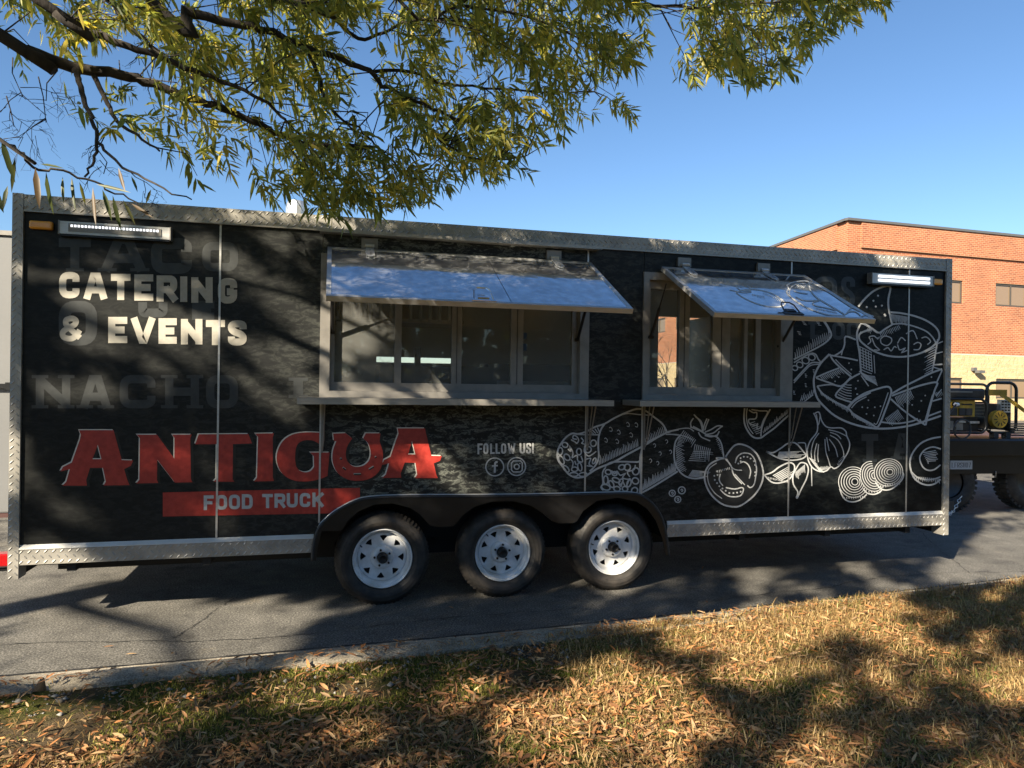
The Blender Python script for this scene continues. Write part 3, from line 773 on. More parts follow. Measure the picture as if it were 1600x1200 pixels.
# windows
def make_window(w, fl, panes, vb, vtop, label, dirty=()):
    x0, x1, z0, z1 = w['x0'], w['x1'], w['z0'], w['z1']
    il, ir, ib, it = fl
    fr = MB(); ya, yb = 4.984, 4.9995
    fr.prism([(x0, z0), (x1, z0), (ir, ib), (il, ib)], ya, yb).prism([(x0, z1), (il, it), (ir, it), (x1, z1)], ya, yb)
    fr.prism([(x0, z0), (il, ib), (il, it), (x0, z1)], ya, yb).prism([(x1, z0), (x1, z1), (ir, it), (ir, ib)], ya, yb)
    f = part(fr, 'window_frame', 'alu_dark'); f['label'] = label
    jb = MB(); t = .006
    jb.box(il - t, il, 5.0, 5.10, ib - t, it + t).box(ir, ir + t, 5.0, 5.10, ib - t, it + t).box(il, ir, 5.0, 5.10, ib - t, ib).box(il, ir, 5.0, 5.10, it, it + t)
    part(jb, 'jamb', 'alu_dark', f)
    ys = 5.05
    pz0 = at_y((panes[0][0] + panes[-1][1]) / 2, vb, ys).z; pz1 = min(it - .03, at_y(panes[0][0], vtop, ys).z)
    part(MB().box(il + .001, ir - .001, ys - .02, ys + .02, ib + .001, pz0), 'sill_rail', 'alu_dark', f); part(MB().box(il + .001, ir - .001, ys - .02, ys + .02, pz1, it - .001), 'head_rail', 'alu_dark', f)
    xs_ = [(at_y(a, 560, ys).x, at_y(b, 560, ys).x) for a, b in panes]
    edges = [il + .001] + [v for p in xs_ for v in p] + [ir - .001]
    for i in range(0, len(edges), 2):
        a, b = edges[i], edges[i + 1]
        if b - a > .004:
            o = -.006 if (i // 2) % 2 else .0
            part(MB().box(a, b, ys - .018 + o, ys + .018, pz0, pz1), 'mullion', 'alu_dark', f)
            if b - a > .05: part(MB().box((a + b) / 2 - .002, (a + b) / 2 + .002, ys - .022 + o, ys - .0181 + o, pz0 + .002, pz1), 'mullion_groove', 'black_plastic', f)
    for i, (a, b) in enumerate(xs_):
        part(MB().box(a - .002, b + .002, ys + .002, ys + .006, pz0 - .002, pz1 + .002), 'pane', 'glass_dirty' if i in dirty else 'glass', f)
    return f
fl1 = (wx(515, 560), wx(905, 560), wz(700, 612.5), 2.36)
f1 = make_window(w1, fl1, [(522.5, 616), (626.5, 705), (720.5, 797), (816, 892.5)], 599.5, 380, 'wide four-pane serving window', (0,))
fl2 = (wx(1012.5, 540), wx(1218, 540), wz(1120, 617.5), wz(1012, 437))
f2 = make_window(w2, fl2, [(1014, 1058.5), (1074.5, 1111.5), (1138.5, 1160), (1165, 1178.5), (1186.5, 1211)], 605.5, 451, 'narrow serving window one can see through', (2,))
for v0, v1 in ((520, 530), (537, 548)):
    p0, p1 = at_y(817, v1, 5.05), at_y(823, v0, 5.05); part(MB().box(p0.x, p1.x, 5.048, 5.0515, p0.z, p1.z), 'sticker', 'bst', f1)

# counters (shelves) with brackets
def shelf(x0, x1, zt_, zb2, br):
    s = part(bevel_mb(MB().box(x0, x1, 4.67, 4.983, zb2, zt_)), 'serving_shelf', 'steel')
    s = s if s else None
    for bx in br:
        part(MB().box(bx - .007, bx + .007, 4.990, 4.999, zt_ - .38, zb2).tube([(bx + .004, 4.985, zt_ - .36), (bx + .010, 4.955, zt_ - .30), (bx + .016, 4.86, zb2 - .002)], .005, 6).tube([(bx + .012, 4.985, zt_ - .30), (bx + .014, 4.93, zb2 - .002)], .004, 6), 'shelf_bracket', 'alu_dark', s)
def bevel_mb(mb): return mb
ksh = 4.67 / 5.0
zs_t, zs_b = CAM.z + (wz(465, 621.5) - CAM.z) * ksh, CAM.z + (wz(465, 631.5) - CAM.z) * ksh
shelf(-0.203, 1.94, zs_t, zs_b, [wx(503.5, 660), wx(917, 660)])
shelf(2.138, 3.63, zs_t, zs_b, [wx(1006, 660), wx(1233, 660)])

# awnings
HY, HZ, BY, BZ = 4.957, 2.468, 4.180, 2.046
AE = Vector((0, BY - HY, BZ - HZ)); AL = AE.length; AE.normalize()
AN = Vector((0, AE.z, -AE.y)); AN = AN if AN.z > 0 else -AN
def awn(u, v, off=0.0):
    r = ray(u, v); h = Vector((0, HY, HZ)); t = (h - CAM).dot(AN) / r.dot(AN); return CAM + r * t + AN * off
def apt(x, s, o): return Vector((x, HY, HZ)) + AE * s + AN * o
def abox(mb, x0, x1, a0, a1, o0, o1):
    return mb.hexa([apt(x0, a0, o0), apt(x1, a0, o0), apt(x1, a1, o0), apt(x0, a1, o0), apt(x0, a0, o1), apt(x1, a0, o1), apt(x1, a1, o1), apt(x0, a1, o1)])
def awning(x0, x1, hinges, latch, label, handle_m):
    a = part(abox(MB(), x0 + .005, x1 - .005, .005, AL - .005, -.024, 0), 'awning', 'awning'); a['label'] = label
    e = .028
    for (p0, p1, q0, q1) in ((x0, x0 + e, 0, AL), (x1 - e, x1, 0, AL), (x0 + e, x1 - e, 0, e), (x0 + e, x1 - e, AL - e, AL)):
        part(abox(MB(), p0, p1, q0, q1, -.03, .0035), 'awning_trim', 'alu', a)
    for u, v in hinges:
        p = W(u, v)
        part(MB().box(p.x - .055, p.x + .055, 4.975, 4.999, p.z - .035, p.z + .035), 'hinge_plate', 'alu_dark', a)
        sm = abox(MB(), p.x - .028, p.x + .028, -.01, .15, .004, .012); abox(sm, p.x - .014, p.x + .014, .11, .175, .004, .012)
        part(sm, 'hinge_strap', 'galv', a)
        part(MB().tube([(p.x - .03, 4.962, p.z - .02), (p.x + .03, 4.962, p.z - .02)], .012, 8), 'hinge_pin', 'galv', a)
        for k in (.05, .10, .14): part(abox(MB(), p.x - .005, p.x + .005, k - .005, k + .005, .012, .015), 'screw', 'chrome', a)
    c = awn(*latch); s = (c - Vector((0, HY, HZ))).dot(AE)
    lm = MB(); lm.tube([apt(c.x - .06, s + .05, .006), apt(c.x - .05, s - .04, .035), apt(c.x - .03, s - .07, .04), apt(c.x + .03, s - .07, .04), apt(c.x + .05, s - .04, .035), apt(c.x + .06, s + .05, .006)], .0055, 6)
    abox(lm, c.x - .075, c.x + .075, s + .03, s + .065, .004, .012); abox(lm, c.x - .035, c.x + .035, s - .01, s + .03, .004, .018)
    part(lm, 'latch_handle', handle_m, a)
    return a
aw1 = awning(-0.031, 1.858, [(577.5, 381), (864.5, 399.5)], (754, 466), 'wide raised awning panel, glossy and plain', 'chrome')
aw2 = awning(2.432, 3.689, [(1067.5, 410.5), (1191, 419)], (1233, 487), 'narrower raised awning panel printed with tomato and taco', 'black')
part(abox(MB(), wx(758, 410) - .001, wx(758, 410) + .001, .03, AL - .03, .0005, .002), 'panel_joint', 'black_print', aw1)
def strut(p, q, aw):
    p, q = Vector(p), Vector(q); m = p.lerp(q, .55)
    part(MB().tube([p, m], .011, 8).tube([m, q], .005, 6).tube([p + Vector((-.02, 0, 0)), p + Vector((.02, 0, 0))], .012, 6), 'gas_strut', 'black', aw)
for x, s_, aw in ((-.031 + .09, 1, aw1), (1.858 - .03, -1, aw1), (2.432 + .012, 1, aw2), (3.689 - .08, -1, aw2)):
    pass
p = W(1013, 527); q = awn(1041, 436, -.035); strut((p.x + .01, 4.975, p.z), (q.x + .01, q.y, q.z), aw2)
p = W(1223, 541); strut((p.x - .012, 5.02, p.z), (p.x + .04, 4.72, 2.30), aw2)
p = W(517, 519); strut((p.x + .008, 5.02, p.z), (p.x + .008, 4.72, 2.30), aw1)
p = W(907, 531); strut((p.x - .016, 5.02, p.z), (p.x - .010, 4.72, 2.30), aw1)

# lamps on the side
def light_bar(u0, v0, u1, v1, lit, um, vm, two):
    a, b = W(u0, v0), W(u1, v1); h = abs(W(u0, v0 + (21 if not two else 17)).z - a.z) * .92; xm0, xm1 = a.x, b.x; zc = (a.z + W(u0, v0 + (23 if not two else 15)).z) / 2
    o = part(MB().prism([(xm0, zc - h / 2), (xm1, zc - h / 2), (xm1, zc + h / 2), (xm0, zc + h / 2)], 4.945, 4.999), 'light_bar', 'alu')
    part(MB().box(xm0 + .004, xm1 - .004, 4.95, 4.998, zc - h / 2 - .012, zc - h / 2 - .001), 'lamp_base', 'black', o)
    if two:
        for dz in (-.19, .22): part(MB().box(xm0 + .06, xm1 - .04, 4.938, 4.9445, zc + dz * h - .010, zc + dz * h + .010), 'led_tube', 'led', o)
    else:
        part(MB().box(xm0 + .05, xm1 - .05, 4.9405, 4.9445, zc - .024, zc + .026), 'lamp_cover', 'alu_dark', o)
        n = 26
        for k in range(n):
            x = xm0 + .07 + (xm1 - xm0 - .14) * k / (n - 1)
            part(MB().box(x - .006, x + .006, 4.937, 4.940, zc + .004, zc + .018), 'led_dot', 'led', o)
    part(MB().box(xm0 - .006, xm0 - .0005, 4.94, 4.999, zc - h / 2 - .004, zc + h / 2 + .004), 'lamp_end_cap', 'alu_dark', o); part(MB().box(xm1 + .0005, xm1 + .006, 4.94, 4.999, zc - h / 2 - .004, zc + h / 2 + .004), 'lamp_end_cap', 'alu_dark', o)
    m = W(um, vm); mk = part(MB().box(m.x - .065 if not two else m.x - .05, m.x + .065 if not two else m.x + .05, 4.965, 4.999, m.z - .026, m.z + .026), 'marker_lamp', 'amber'); bevel(mk, .012, 3)
light_bar(98, 346, 268, 374, True, 66.5, 353, False)
light_bar(1355.5, 428, 1450, 446, True, 1461, 441, True)
tl = part(MB().box(X0 - .13, X0 - .012, 5.03, 5.12, .385, .462), 'tail_lamp', 'red_lens'); bevel(tl, .008, 2)
part(MB().box(X0 - .12, X0 - .001, 5.06, 7.3, .35, .372), 'rear_bumper', 'black')
# roof vents
p = at_y(464, 326, 6.2); part(MB().lathe([(0, 0)], (0, 0, 0), n=3) if False else MB().tube([(p.x, 6.2, ZT - .01), (p.x, 6.2, p.z + .01), (p.x, 6.2, p.z + .055)], [.09, .09, .075], 16), 'roof_vent', 'galv', smooth=False)
p = at_y(1384, 392, 6.0); part(MB().hexa([(p.x - .22, 5.8, ZT), (p.x + .22, 5.8, ZT), (p.x + .22, 6.2, ZT), (p.x - .22, 6.2, ZT), (p.x - .08, 5.9, ZT + .075), (p.x + .08, 5.9, ZT + .075), (p.x + .08, 6.1, ZT + .075), (p.x - .08, 6.1, ZT + .075)]), 'roof_vent', 'black')

# what shows inside: hood with baffles, racks, counters
hz = at_y(600, 497, 6.4).z; ha, hb_ = at_y(518, 490, 6.4).x, at_y(708, 490, 6.4).x
hood = part(MB().box(ha - .3, hb_ + .1, 6.45, 7.395, hz, 2.61), 'extractor_hood', 'dark_kit')
part(MB().box(ha - .3, hb_ + .1, 6.39, 6.449, hz - .03, hz), 'hood_rim', 'inox', hood)
k = 0; x = ha - .2
while x < hb_:
    part(MB().box(x, x + .022, 6.41, 6.447, hz + .002, 2.6), 'baffle', 'white_pl', hood); x += .088  # white instead of steel: their sunlit look is put into the colour
p0, p1 = at_y(590, 560, 7.1), at_y(706, 568, 7.1)
part(MB().box(at_y(648, 560, 6.95).x, at_y(657, 560, 6.95).x, 6.93, 6.99, 1.2, at_y(650, 543, 6.95).z), 'rack_post', 'dark_kit')
part(MB().box(p0.x, p1.x + .4, 6.8, 7.38, .9, at_y(650, 571, 6.8).z), 'fryer', 'dark_kit')
pz = at_y(770, 568, 7.0).z
part(MB().box(at_y(762, 570, 7.0).x, at_y(960, 570, 7.0).x, 7.0, 7.38, 1.0, pz), 'cold_table', 'dark_kit')
part(MB().box(at_y(762, 570, 7.0).x - .02, at_y(960, 570, 7.0).x, 6.85, 7.0, 1.0, at_y(800, 595, 6.85).z), 'worktop', 'inox')
px_ = at_y(1120, 550, 6.6).x
part(MB().box(px_, px_ + .55, 6.2, 7.38, .45, 2.3), 'tall_fridge', 'dark_kit')
part(MB().box(at_y(525, 560, 6.6).x, at_y(584, 560, 6.6).x, 6.55, 6.60, .5, hz - .03), 'steel_partition', 'frp')

# ------------------------------------------------------------------ print on the wrap: lettering
GLYPH = {
 'C': [[(1, .34), (1, 0), (0, 0), (0, 1), (1, 1), (1, .66)]],
 'G': [[(1, .34), (1, 0), (0, 0), (0, 1), (1, 1), (1, .44)], [(1.0, .55), (.45, .55)]],
 'A': [[(0, 1), (.36, 0), (.64, 0), (1, 1)], [(.2, .70), (.8, .70)]],
 'T': [[(0, 0), (1, 0)], [(.5, .02), (.5, 1)]],
 'E': [[(1, 0), (0, 0), (0, 1), (1, 1)], [(.02, .5), (.78, .5)]],
 'F': [[(1, 0), (0, 0), (0, 1)], [(.02, .5), (.8, .5)]],
 'R': [[(0, 0), (0, 1)], [(0, 0), (1, 0), (1, .56), (0, .56)], [(.55, .58), (1, 1)]],
 'P': [[(0, 0), (0, 1)], [(0, 0), (1, 0), (1, .56), (0, .56)]],
 'I': [[(.5, 0), (.5, 1)]],
 'N': [[(0, 0), (0, 1)], [(1, 0), (1, 1)], [(.05, .06), (.95, .94)]],
 'V': [[(0, 0), (.42, 1), (.58, 1), (1, 0)]],
 'S': [[(1, .30), (1, 0), (0, 0), (0, .40), (1, .60), (1, 1), (0, 1), (0, .70)]],
 'O': [[(0, 0), (1, 0), (1, 1), (0, 1)]],
 'D': [[(0, 0), (0, 1)], [(0, 0), (1, 0), (1, 1), (0, 1)]],
 'U': [[(0, 0), (0, 1), (1, 1), (1, 0)]],
 'K': [[(0, 0), (0, 1)], [(1, 0), (.12, .55)], [(.34, .42), (1, 1)]],
 'L': [[(0, 0), (0, 1), (1, 1)]],
 'H': [[(0, 0), (0, 1)], [(1, 0), (1, 1)], [(.02, .5), (.98, .5)]],
 'W': [[(0, 0), (.22, 1), (.30, 1), (.5, .25), (.70, 1), (.78, 1), (1, 0)]],
 '0': [[(0, 0), (1, 0), (1, 1), (0, 1)]],
 '7': [[(0, 0), (1, 0), (.35, 1)]],
 '!': [[(.5, 0), (.5, .66)], [(.5, .90), (.5, 1)]],
 '&': [[(.98, .97), (.30, .40), (.18, .22), (.22, .06), (.40, 0)], [(.38, 0), (.60, .0), (.76, .12), (.70, .28), (.50, .40)], [(.54, .38), (.12, .58), (.0, .74), (.06, .92), (.28, 1)], [(.25, 1), (.52, 1), (.76, .86), (.97, .58)]],
}
CLOSED = set('O0'); ROUND = set('CGOSU0')
def fillet(pts, r, closed):
    P = [Vector(p) for p in pts]; n = len(P); out = []
    for i in range(n):
        if not closed and i in (0, n - 1): out.append(P[i]); continue
        a, b, c = P[i - 1], P[i], P[(i + 1) % n]; ra = min(r, (a - b).length * .48); rc = min(r, (c - b).length * .48)
        p, q = b + (a - b).normalized() * ra, b + (c - b).normalized() * rc
        for k in range(6):
            t = k / 5; out.append(p * (1 - t) ** 2 + b * 2 * t * (1 - t) + q * t * t)
    return [(p.x, p.y) for p in out]
def glyph(mb, ch, box, t, o, mp, off):
    ox, oy, s = o; x0, y0, x1, y1 = box; h = t / 2.0
    if ch == '&': t = t * .80
    for k, st in enumerate(GLYPH[ch]):
        pts = []
        for (a, b) in st:
            px = x0 + h + a * (x1 - x0 - 2 * h); py = y0 + h + b * (y1 - y0 - 2 * h)
            if ch == 'I' or ch == '!': px = (x0 + x1) / 2
            pts.append((ox + px / s, oy + py / s))
        closed = ch in CLOSED; bowl = ch in 'RPD' and k == 1
        if ch in ROUND and len(pts) > 2 or bowl: pts = fillet(pts, (y1 - y0) / s * .24 if ch not in 'RP' else (y1 - y0) / s * .16, closed)
        elif ch == '&': pts = smooth_line(pts, 4)
        nocap = closed or bowl or ch in 'CGS&' or (ch == 'N' and k == 2)
        mb.ribbon(pts, t / s, mp, off, closed=closed, cap=0 if nocap else h / s)
def word(name, letters, t, o, m, off=.0022, mp=W, label=None, parent=None):
    mb = MB()
    for ch, *box in letters: glyph(mb, ch, box, t, o, mp, off)
    ob = part(mb, name, m, parent)
    if label: ob['label'] = label
    return ob
o7 = (80, 410, 5.0)
word('lettering', [('C', 63, 74, 222, 281), ('A', 258, 80, 435, 289), ('T', 468, 90, 620, 294), ('E', 650, 94, 798, 299), ('R', 824, 102, 985, 306), ('I', 1007, 110, 1065, 309), ('N', 1095, 116, 1262, 316), ('G', 1303, 123, 1453, 322)], 55, o7, 'cream', label='cream word CATERING')
word('lettering', [('&', 62, 412, 256, 622)], 55, o7, 'cream', label='cream ampersand')
word('lettering', [('E', 446, 426, 595, 630), ('V', 628, 430, 810, 636), ('E', 839, 436, 982, 636), ('N', 1014, 442, 1182, 641), ('T', 1209, 450, 1358, 646), ('S', 1381, 452, 1528, 650)], 55, o7, 'cream', label='cream word EVENTS')
o8 = (240, 750, 4.706)
bn = MB(); bn.flat([(254.5, 769.5), (562.5, 762), (562.5, 781), (545, 789), (520, 802), (254.5, 807)], W, .0012)
part(bn, 'red_banner', 'red_print')
word('lettering', [('F', 369, 112, 443, 221), ('O', 459, 110, 541, 218), ('O', 554, 107, 636, 215), ('D', 649, 104, 729, 212)], 24, o8, 'chalk', .0028, label='word FOOD')
word('lettering', [('T', 799, 102, 877, 206), ('R', 889, 99, 969, 204), ('U', 979, 97, 1060, 201), ('C', 1074, 95, 1152, 199), ('K', 1167, 92, 1250, 198)], 24, o8, 'chalk', .0028, label='word TRUCK')
o9 = (730, 680, 13.333)
word('lettering', [('F', 213, 172, 318, 397), ('O', 333, 168, 441, 391), ('L', 476, 174, 572, 390), ('L', 589, 172, 682, 388), ('O', 702, 170, 813, 386), ('W', 843, 166, 1002, 384)], 38, o9, 'chalk', label='word FOLLOW')
word('lettering', [('U', 1088, 164, 1206, 382), ('S', 1224, 158, 1332, 382), ('!', 1348, 158, 1386, 380)], 38, o9, 'chalk', label='word US!')
def circ(cx, cy, r, n=32, ry=None, rot=0.0, a0=0.0, a1=2 * math.pi):
    ry = ry or r; c, s = math.cos(rot), math.sin(rot); out = []
    full = abs(a1 - a0 - 2 * math.pi) < 1e-6
    for k in range(n if full else n + 1):
        a = a0 + (a1 - a0) * k / n; x, y = r * math.cos(a), ry * math.sin(a); out.append((cx + x * c - y * s, cy + x * s + y * c))
    return out
class Art:
    def __init__(s, o, mp=W, off=.0018): s.o, s.mp, s.off, s.mb = o, mp, off, MB()
    def t(s, pts): ox, oy, k = s.o; return [(ox + x / k, oy + y / k) for x, y in pts]
    def ln(s, pts, w=2.6, closed=False, sm=True):
        p = s.t(pts)
        if sm: p = smooth_line(p, 4, closed)
        s.mb.ribbon(p, w, s.mp, s.off, closed); return s
    def dot(s, x, y, r=1.2): s.mb.flat(s.t(circ(x, y, r * s.o[2], 8)), s.mp, s.off); return s
    def hatch(s, a, b, n, d, w=1.3, jitter=.25, d2=None):
        for i in range(n):
            f = i / max(1, n - 1); x = a[0] + (b[0] - a[0]) * f; y = a[1] + (b[1] - a[1]) * f
            dx, dy = d if d2 is None else (d[0] + (d2[0] - d[0]) * f, d[1] + (d2[1] - d[1]) * f)
            k = 1 + random.uniform(-jitter, jitter); s.mb.ribbon(s.t([(x, y), (x + dx * .5 * k - dy * .04, y + dy * .5 * k), (x + dx * k, y + dy * k)]), [w, w * .9, w * .45], s.mp, s.off)
        return s
    def done(s, name, label=None, parent=None, m='chalk'):
        o = part(s.mb, name, m, parent)
        if label: o['label'] = label
        return o
ic = Art(o9)
ic.ln(circ(573, 660, 186, 40), 1.9, True).ln([(632, 562), (600, 560), (582, 580), (576, 620), (572, 780)], 3.0, sm=False).ln([(516, 640), (635, 632)], 2.4, sm=False)
ic.done('social_icon', 'round badge with letter f')
ic = Art(o9)
ic.ln(circ(1028, 652, 186, 40), 1.9, True).ln([(960, 536), (1110, 533), (1145, 575), (1145, 725), (1105, 765), (960, 765), (922, 725), (922, 580)], 1.9, True, False).ln(circ(1030, 655, 52, 24), 1.9, True).dot(1097, 588, 1.1)
ic.done('social_icon', 'round badge with camera outline')

# the name: red letters with a cream edge on the left and a black shade on the right
oA = (0, 580, 3.53); oB = (380, 560, 4.0)
def tr(o, pts): return [(o[0] + x / o[2], o[1] + y / o[2]) for x, y in pts]
NAME = [
 (oA, [(437, 325), (627, 325), (634, 352), (672, 490), (735, 492), (722, 522), (685, 540), (703, 602), (715, 628), (572, 630), (584, 608), (568, 533), (497, 533), (476, 600), (480, 631), (345, 631), (366, 610), (386, 540), (334, 553), (348, 528), (397, 503), (441, 378), (447, 350)], [[(540, 405), (560, 485), (511, 485)]]),
 (oA, [(755, 350), (866, 350), (962, 482), (963, 368), (950, 350), (1057, 350), (1050, 370), (1053, 596), (1062, 612), (965, 614), (868, 488), (866, 600), (874, 616), (752, 619), (769, 598), (772, 370)], []),
 (oA, [(1096, 348), (1370, 346), (1390, 398), (1285, 402), (1283, 596), (1293, 610), (1179, 609), (1193, 594), (1196, 402), (1077, 403)], []),
 (oB, [(75, 470), (192, 468), (185, 492), (185, 742), (192, 766), (68, 769), (86, 745), (93, 492)], []),
 (oB, smooth_line([(500, 465), (400, 462), (310, 475), (248, 517), (215, 580), (210, 640), (233, 705), (285, 750), (350, 768), (430, 765), (490, 750), (527, 734)], 3) + [(540, 588), (418, 588), (441, 612), (443, 678)] + smooth_line([(443, 678), (420, 704), (380, 711), (340, 690), (325, 640), (328, 570), (346, 530), (382, 512), (430, 512), (472, 532), (500, 556)], 3), []),
 (oB, [(562, 470), (640, 467), (682, 500)] + smooth_line([(682, 500), (655, 540), (641, 590), (650, 640), (680, 670), (716, 678), (760, 665), (790, 630), (796, 580), (780, 530), (750, 500)], 3) + [(766, 468), (857, 468), (852, 520)] + smooth_line([(852, 520), (871, 580), (871, 650), (846, 710), (790, 752), (720, 765), (650, 755), (590, 715), (560, 650), (560, 580), (582, 518)], 3) + [(567, 515)], []),
 (oB, [(965, 437), (1136, 437), (1141, 465), (1176, 608), (1241, 610), (1230, 640), (1191, 655), (1206, 725), (1217, 748), (1073, 748), (1087, 725), (1076, 653), (1010, 650), (985, 715), (987, 746), (868, 746), (892, 725), (912, 655), (863, 667), (880, 635), (921, 614), (956, 510), (971, 470)], [[(1055, 515), (1076, 600), (1030, 600)]])]
for o, pts, holes in NAME:
    p = tr(o, pts); hs = [tr(o, h) for h in holes]
    def sh(l, dx, dy): return [(x + dx, y + dy) for x, y in l]
    sd = part(MB().flat(sh(p, 4.5, 2.0), W, .0010, [sh(h, 4.5, 2.0) for h in hs]), 'letter_shade', 'black_print')
    ed = part(MB().flat(sh(p, -1.7, -1.5), W, .0016, [sh(h, -1.7, -1.5) for h in hs]), 'letter_edge', 'cream_edge')
    part(MB().flat(p, W, .0022, hs), 'letter', 'red_print')
for (x, y, dx, dy) in ((605, 622, 10, 6), (622, 680, 18, 14), (690, 722, 45, 0), (785, 692, 30, -18), (822, 618, 10, -6)):
    a = tr(oB, [(x, y), (x + dx, y + dy)]); part(MB().ribbon(a, 2.6, W, .0030), 'nail_hole', 'cream'); part(MB().ribbon([(u + .6, v + 1.0) for u, v in a], 2.0, W, .0034), 'nail_hole', 'black_print')

# ghost words in the wrap
def ghost(ch, x0, y0, x1, y1, t, m):
    mb = MB(); glyph(mb, ch, (x0, y0, x1, y1), t, (0, 0, 1.0), W, .0008)
    if ch in 'NAHTIL':
        for st in GLYPH[ch]:
            for (a, b) in (st[0], st[-1]):
                if b in (0, 1) and ch != 'T' or (ch == 'T' and b == 1):
                    px = x0 + t / 2 + a * (x1 - x0 - t) if ch != 'I' else (x0 + x1) / 2; py = y0 + 2.5 if b == 0 else y1 - 2.5
                    mb.ribbon([(px - t * 1.0, py), (px + t * 1.0, py)], 5, W, .0008)
    part(mb, 'ghost_letter', m)
for ch, x0, x1 in (('N', 56, 110), ('A', 126, 172), ('C', 187, 243), ('H', 258, 311), ('O', 322, 372)): ghost(ch, x0, 586, x1, 638, 13, 'ghost')
ghost('I', 458, 590, 474, 622, 15, 'ghost')
for ch, x0, y0, x1, y1, t in (('T', 92, 372, 142, 424, 14), ('A', 160, 366, 226, 424, 15), ('C', 236, 372, 300, 428, 17), ('O', 316, 378, 372, 424, 13), ('O', 92, 470, 152, 540, 18), ('U', 216, 472, 262, 496, 14), ('E', 300, 470, 335, 500, 12)): ghost(ch, x0, y0, x1, y1, t, 'ghost')
for ch, x0, y0, x1, y1, t in (('O', 1272, 432, 1308, 480, 8), ('S', 1314, 432, 1336, 480, 8), ('L', 1266, 502, 1290, 530, 7), ('O', 1300, 503, 1320, 531, 6), ('C', 1323, 502, 1343, 530, 6), ('T', 1346, 678, 1372, 722, 11), ('A', 1396, 677, 1424, 718, 9)): ghost(ch, x0, y0, x1, y1, t, 'ghost_navy')

# ------------------------------------------------------------------ print on the wrap: chalk drawings
c1 = (860, 630, 8.0)
b1 = Art(c1)      # upper burrito
b1.ln([(480, 338), (560, 295), (680, 255), (800, 185), (950, 115), (1080, 72), (1180, 90), (1290, 170), (1400, 260), (1455, 360)], 2.6)
b1.ln([(900, 140), (980, 128), (1110, 142), (1240, 150)], 1.6)
b1.ln([(680, 255), (630, 330), (600, 440), (598, 560), (602, 680), (560, 780), (490, 850)], 2.6)
b1.ln([(430, 920), (500, 870), (600, 810), (800, 730), (960, 640), (1110, 560), (1200, 510), (1330, 430), (1455, 365)], 3.0)
b1.ln([(480, 340), (420, 365), (340, 385), (270, 378), (190, 430), (110, 540), (85, 640), (100, 720), (165, 810), (230, 890), (320, 930), (430, 920)], 2.6)
b1.ln([(345, 390), (470, 395), (600, 395)], 1.6)
for i in range(4): b1.ln([(490 + i * 32, 345 - i * 14), (540 + i * 25, 385 - i * 6)], 1.5)
b1.hatch((610, 770), (1090, 540), 26, (-8, -95), 1.4).hatch((1190, 490), (1430, 360), 13, (-18, -75), 1.3)
for (x, y) in ((755, 330), (855, 365), (970, 270), (1075, 275), (1010, 400), (695, 465), (835, 480)):
    b1.ln([(x - 22, y - 18), (x - 8, y - 32), (x + 14, y - 6), (x + 8, y + 22), (x - 18, y + 14)], 1.0)
for (x, y, rx, ry, ro) in ((135, 710, 28, 58, -.45), (205, 675, 32, 44, -.7), (120, 600, 30, 46, .1), (195, 820, 25, 48, -.7), (300, 825, 38, 28, 0), (290, 890, 52, 24, .05), (405, 890, 50, 24, -.1), (365, 795, 25, 52, -.2), (180, 520, 36, 30, .4), (355, 605, 30, 40, 0), (535, 500, 35, 40, .2), (545, 720, 18, 38, .4), (470, 580, 36, 40, .6)):
    b1.ln(circ(x, y, rx, 14, ry, ro), 2.0, True)
for pts in ([(255, 455), (300, 480), (330, 500), (350, 460), (330, 420), (290, 400), (280, 440), (330, 450)], [(215, 570), (250, 600), (240, 540), (280, 620), (270, 680), (330, 650), (340, 720), (400, 730), (380, 660)], [(380, 430), (410, 470), (390, 500), (430, 520), (420, 600), (470, 660), (520, 640), (570, 600)], [(440, 700), (500, 690), (480, 760), (520, 790), (450, 780)], [(250, 700), (280, 740), (270, 800)], [(300, 720), (320, 770)]):
    b1.ln(pts, 1.9)
b1.done('burrito_drawing', 'chalk burrito drawing nearest the icons')
b2 = Art(c1)      # lower burrito
b2.ln([(680, 790), (760, 740), (900, 730), (1080, 735), (1115, 720)], 2.6)
b2.ln([(1165, 520), (1125, 640), (1118, 800), (1130, 950), (1115, 1125)], 2.6)
b2.ln([(1165, 520), (1260, 460), (1400, 395), (1480, 355), (1600, 330)], 2.6).ln([(1480, 385), (1600, 400)], 1.5)
b2.ln([(1118, 1130), (1250, 1060), (1400, 970), (1590, 850)], 2.8)
b2.hatch((1145, 1095), (1560, 850), 26, (14, -115), 1.5)
b2.ln([(690, 800), (650, 870), (655, 1000), (630, 1050), (660, 1090)], 2.2)
for (x, y, rx, ry, ro) in ((690, 960, 28, 52, 0), (690, 1050, 55, 34, .3), (760, 1010, 26, 46, -.5), (820, 960, 50, 26, .4), (880, 980, 22, 36, .5), (960, 800, 38, 40, .1), (1065, 850, 40, 44, .3), (1060, 970, 42, 38, .5), (1050, 1090, 36, 40, .8), (930, 1070, 34, 30, .3), (830, 1070, 40, 30, .2), (980, 1000, 24, 46, .3), (890, 800, 40, 30, -.3), (720, 860, 36, 30, .3), (800, 880, 30, 24, .2)):
    b2.ln(circ(x, y, rx, 14, ry, ro), 2.2, True)
for pts in ([(760, 840), (800, 880), (830, 850), (870, 900), (930, 880), (900, 930), (960, 950), (1000, 940)], [(850, 1000), (880, 1040), (900, 980), (940, 1040), (980, 960)], [(1060, 770), (1040, 830), (960, 860), (990, 920)]): b2.ln(pts, 2.0)
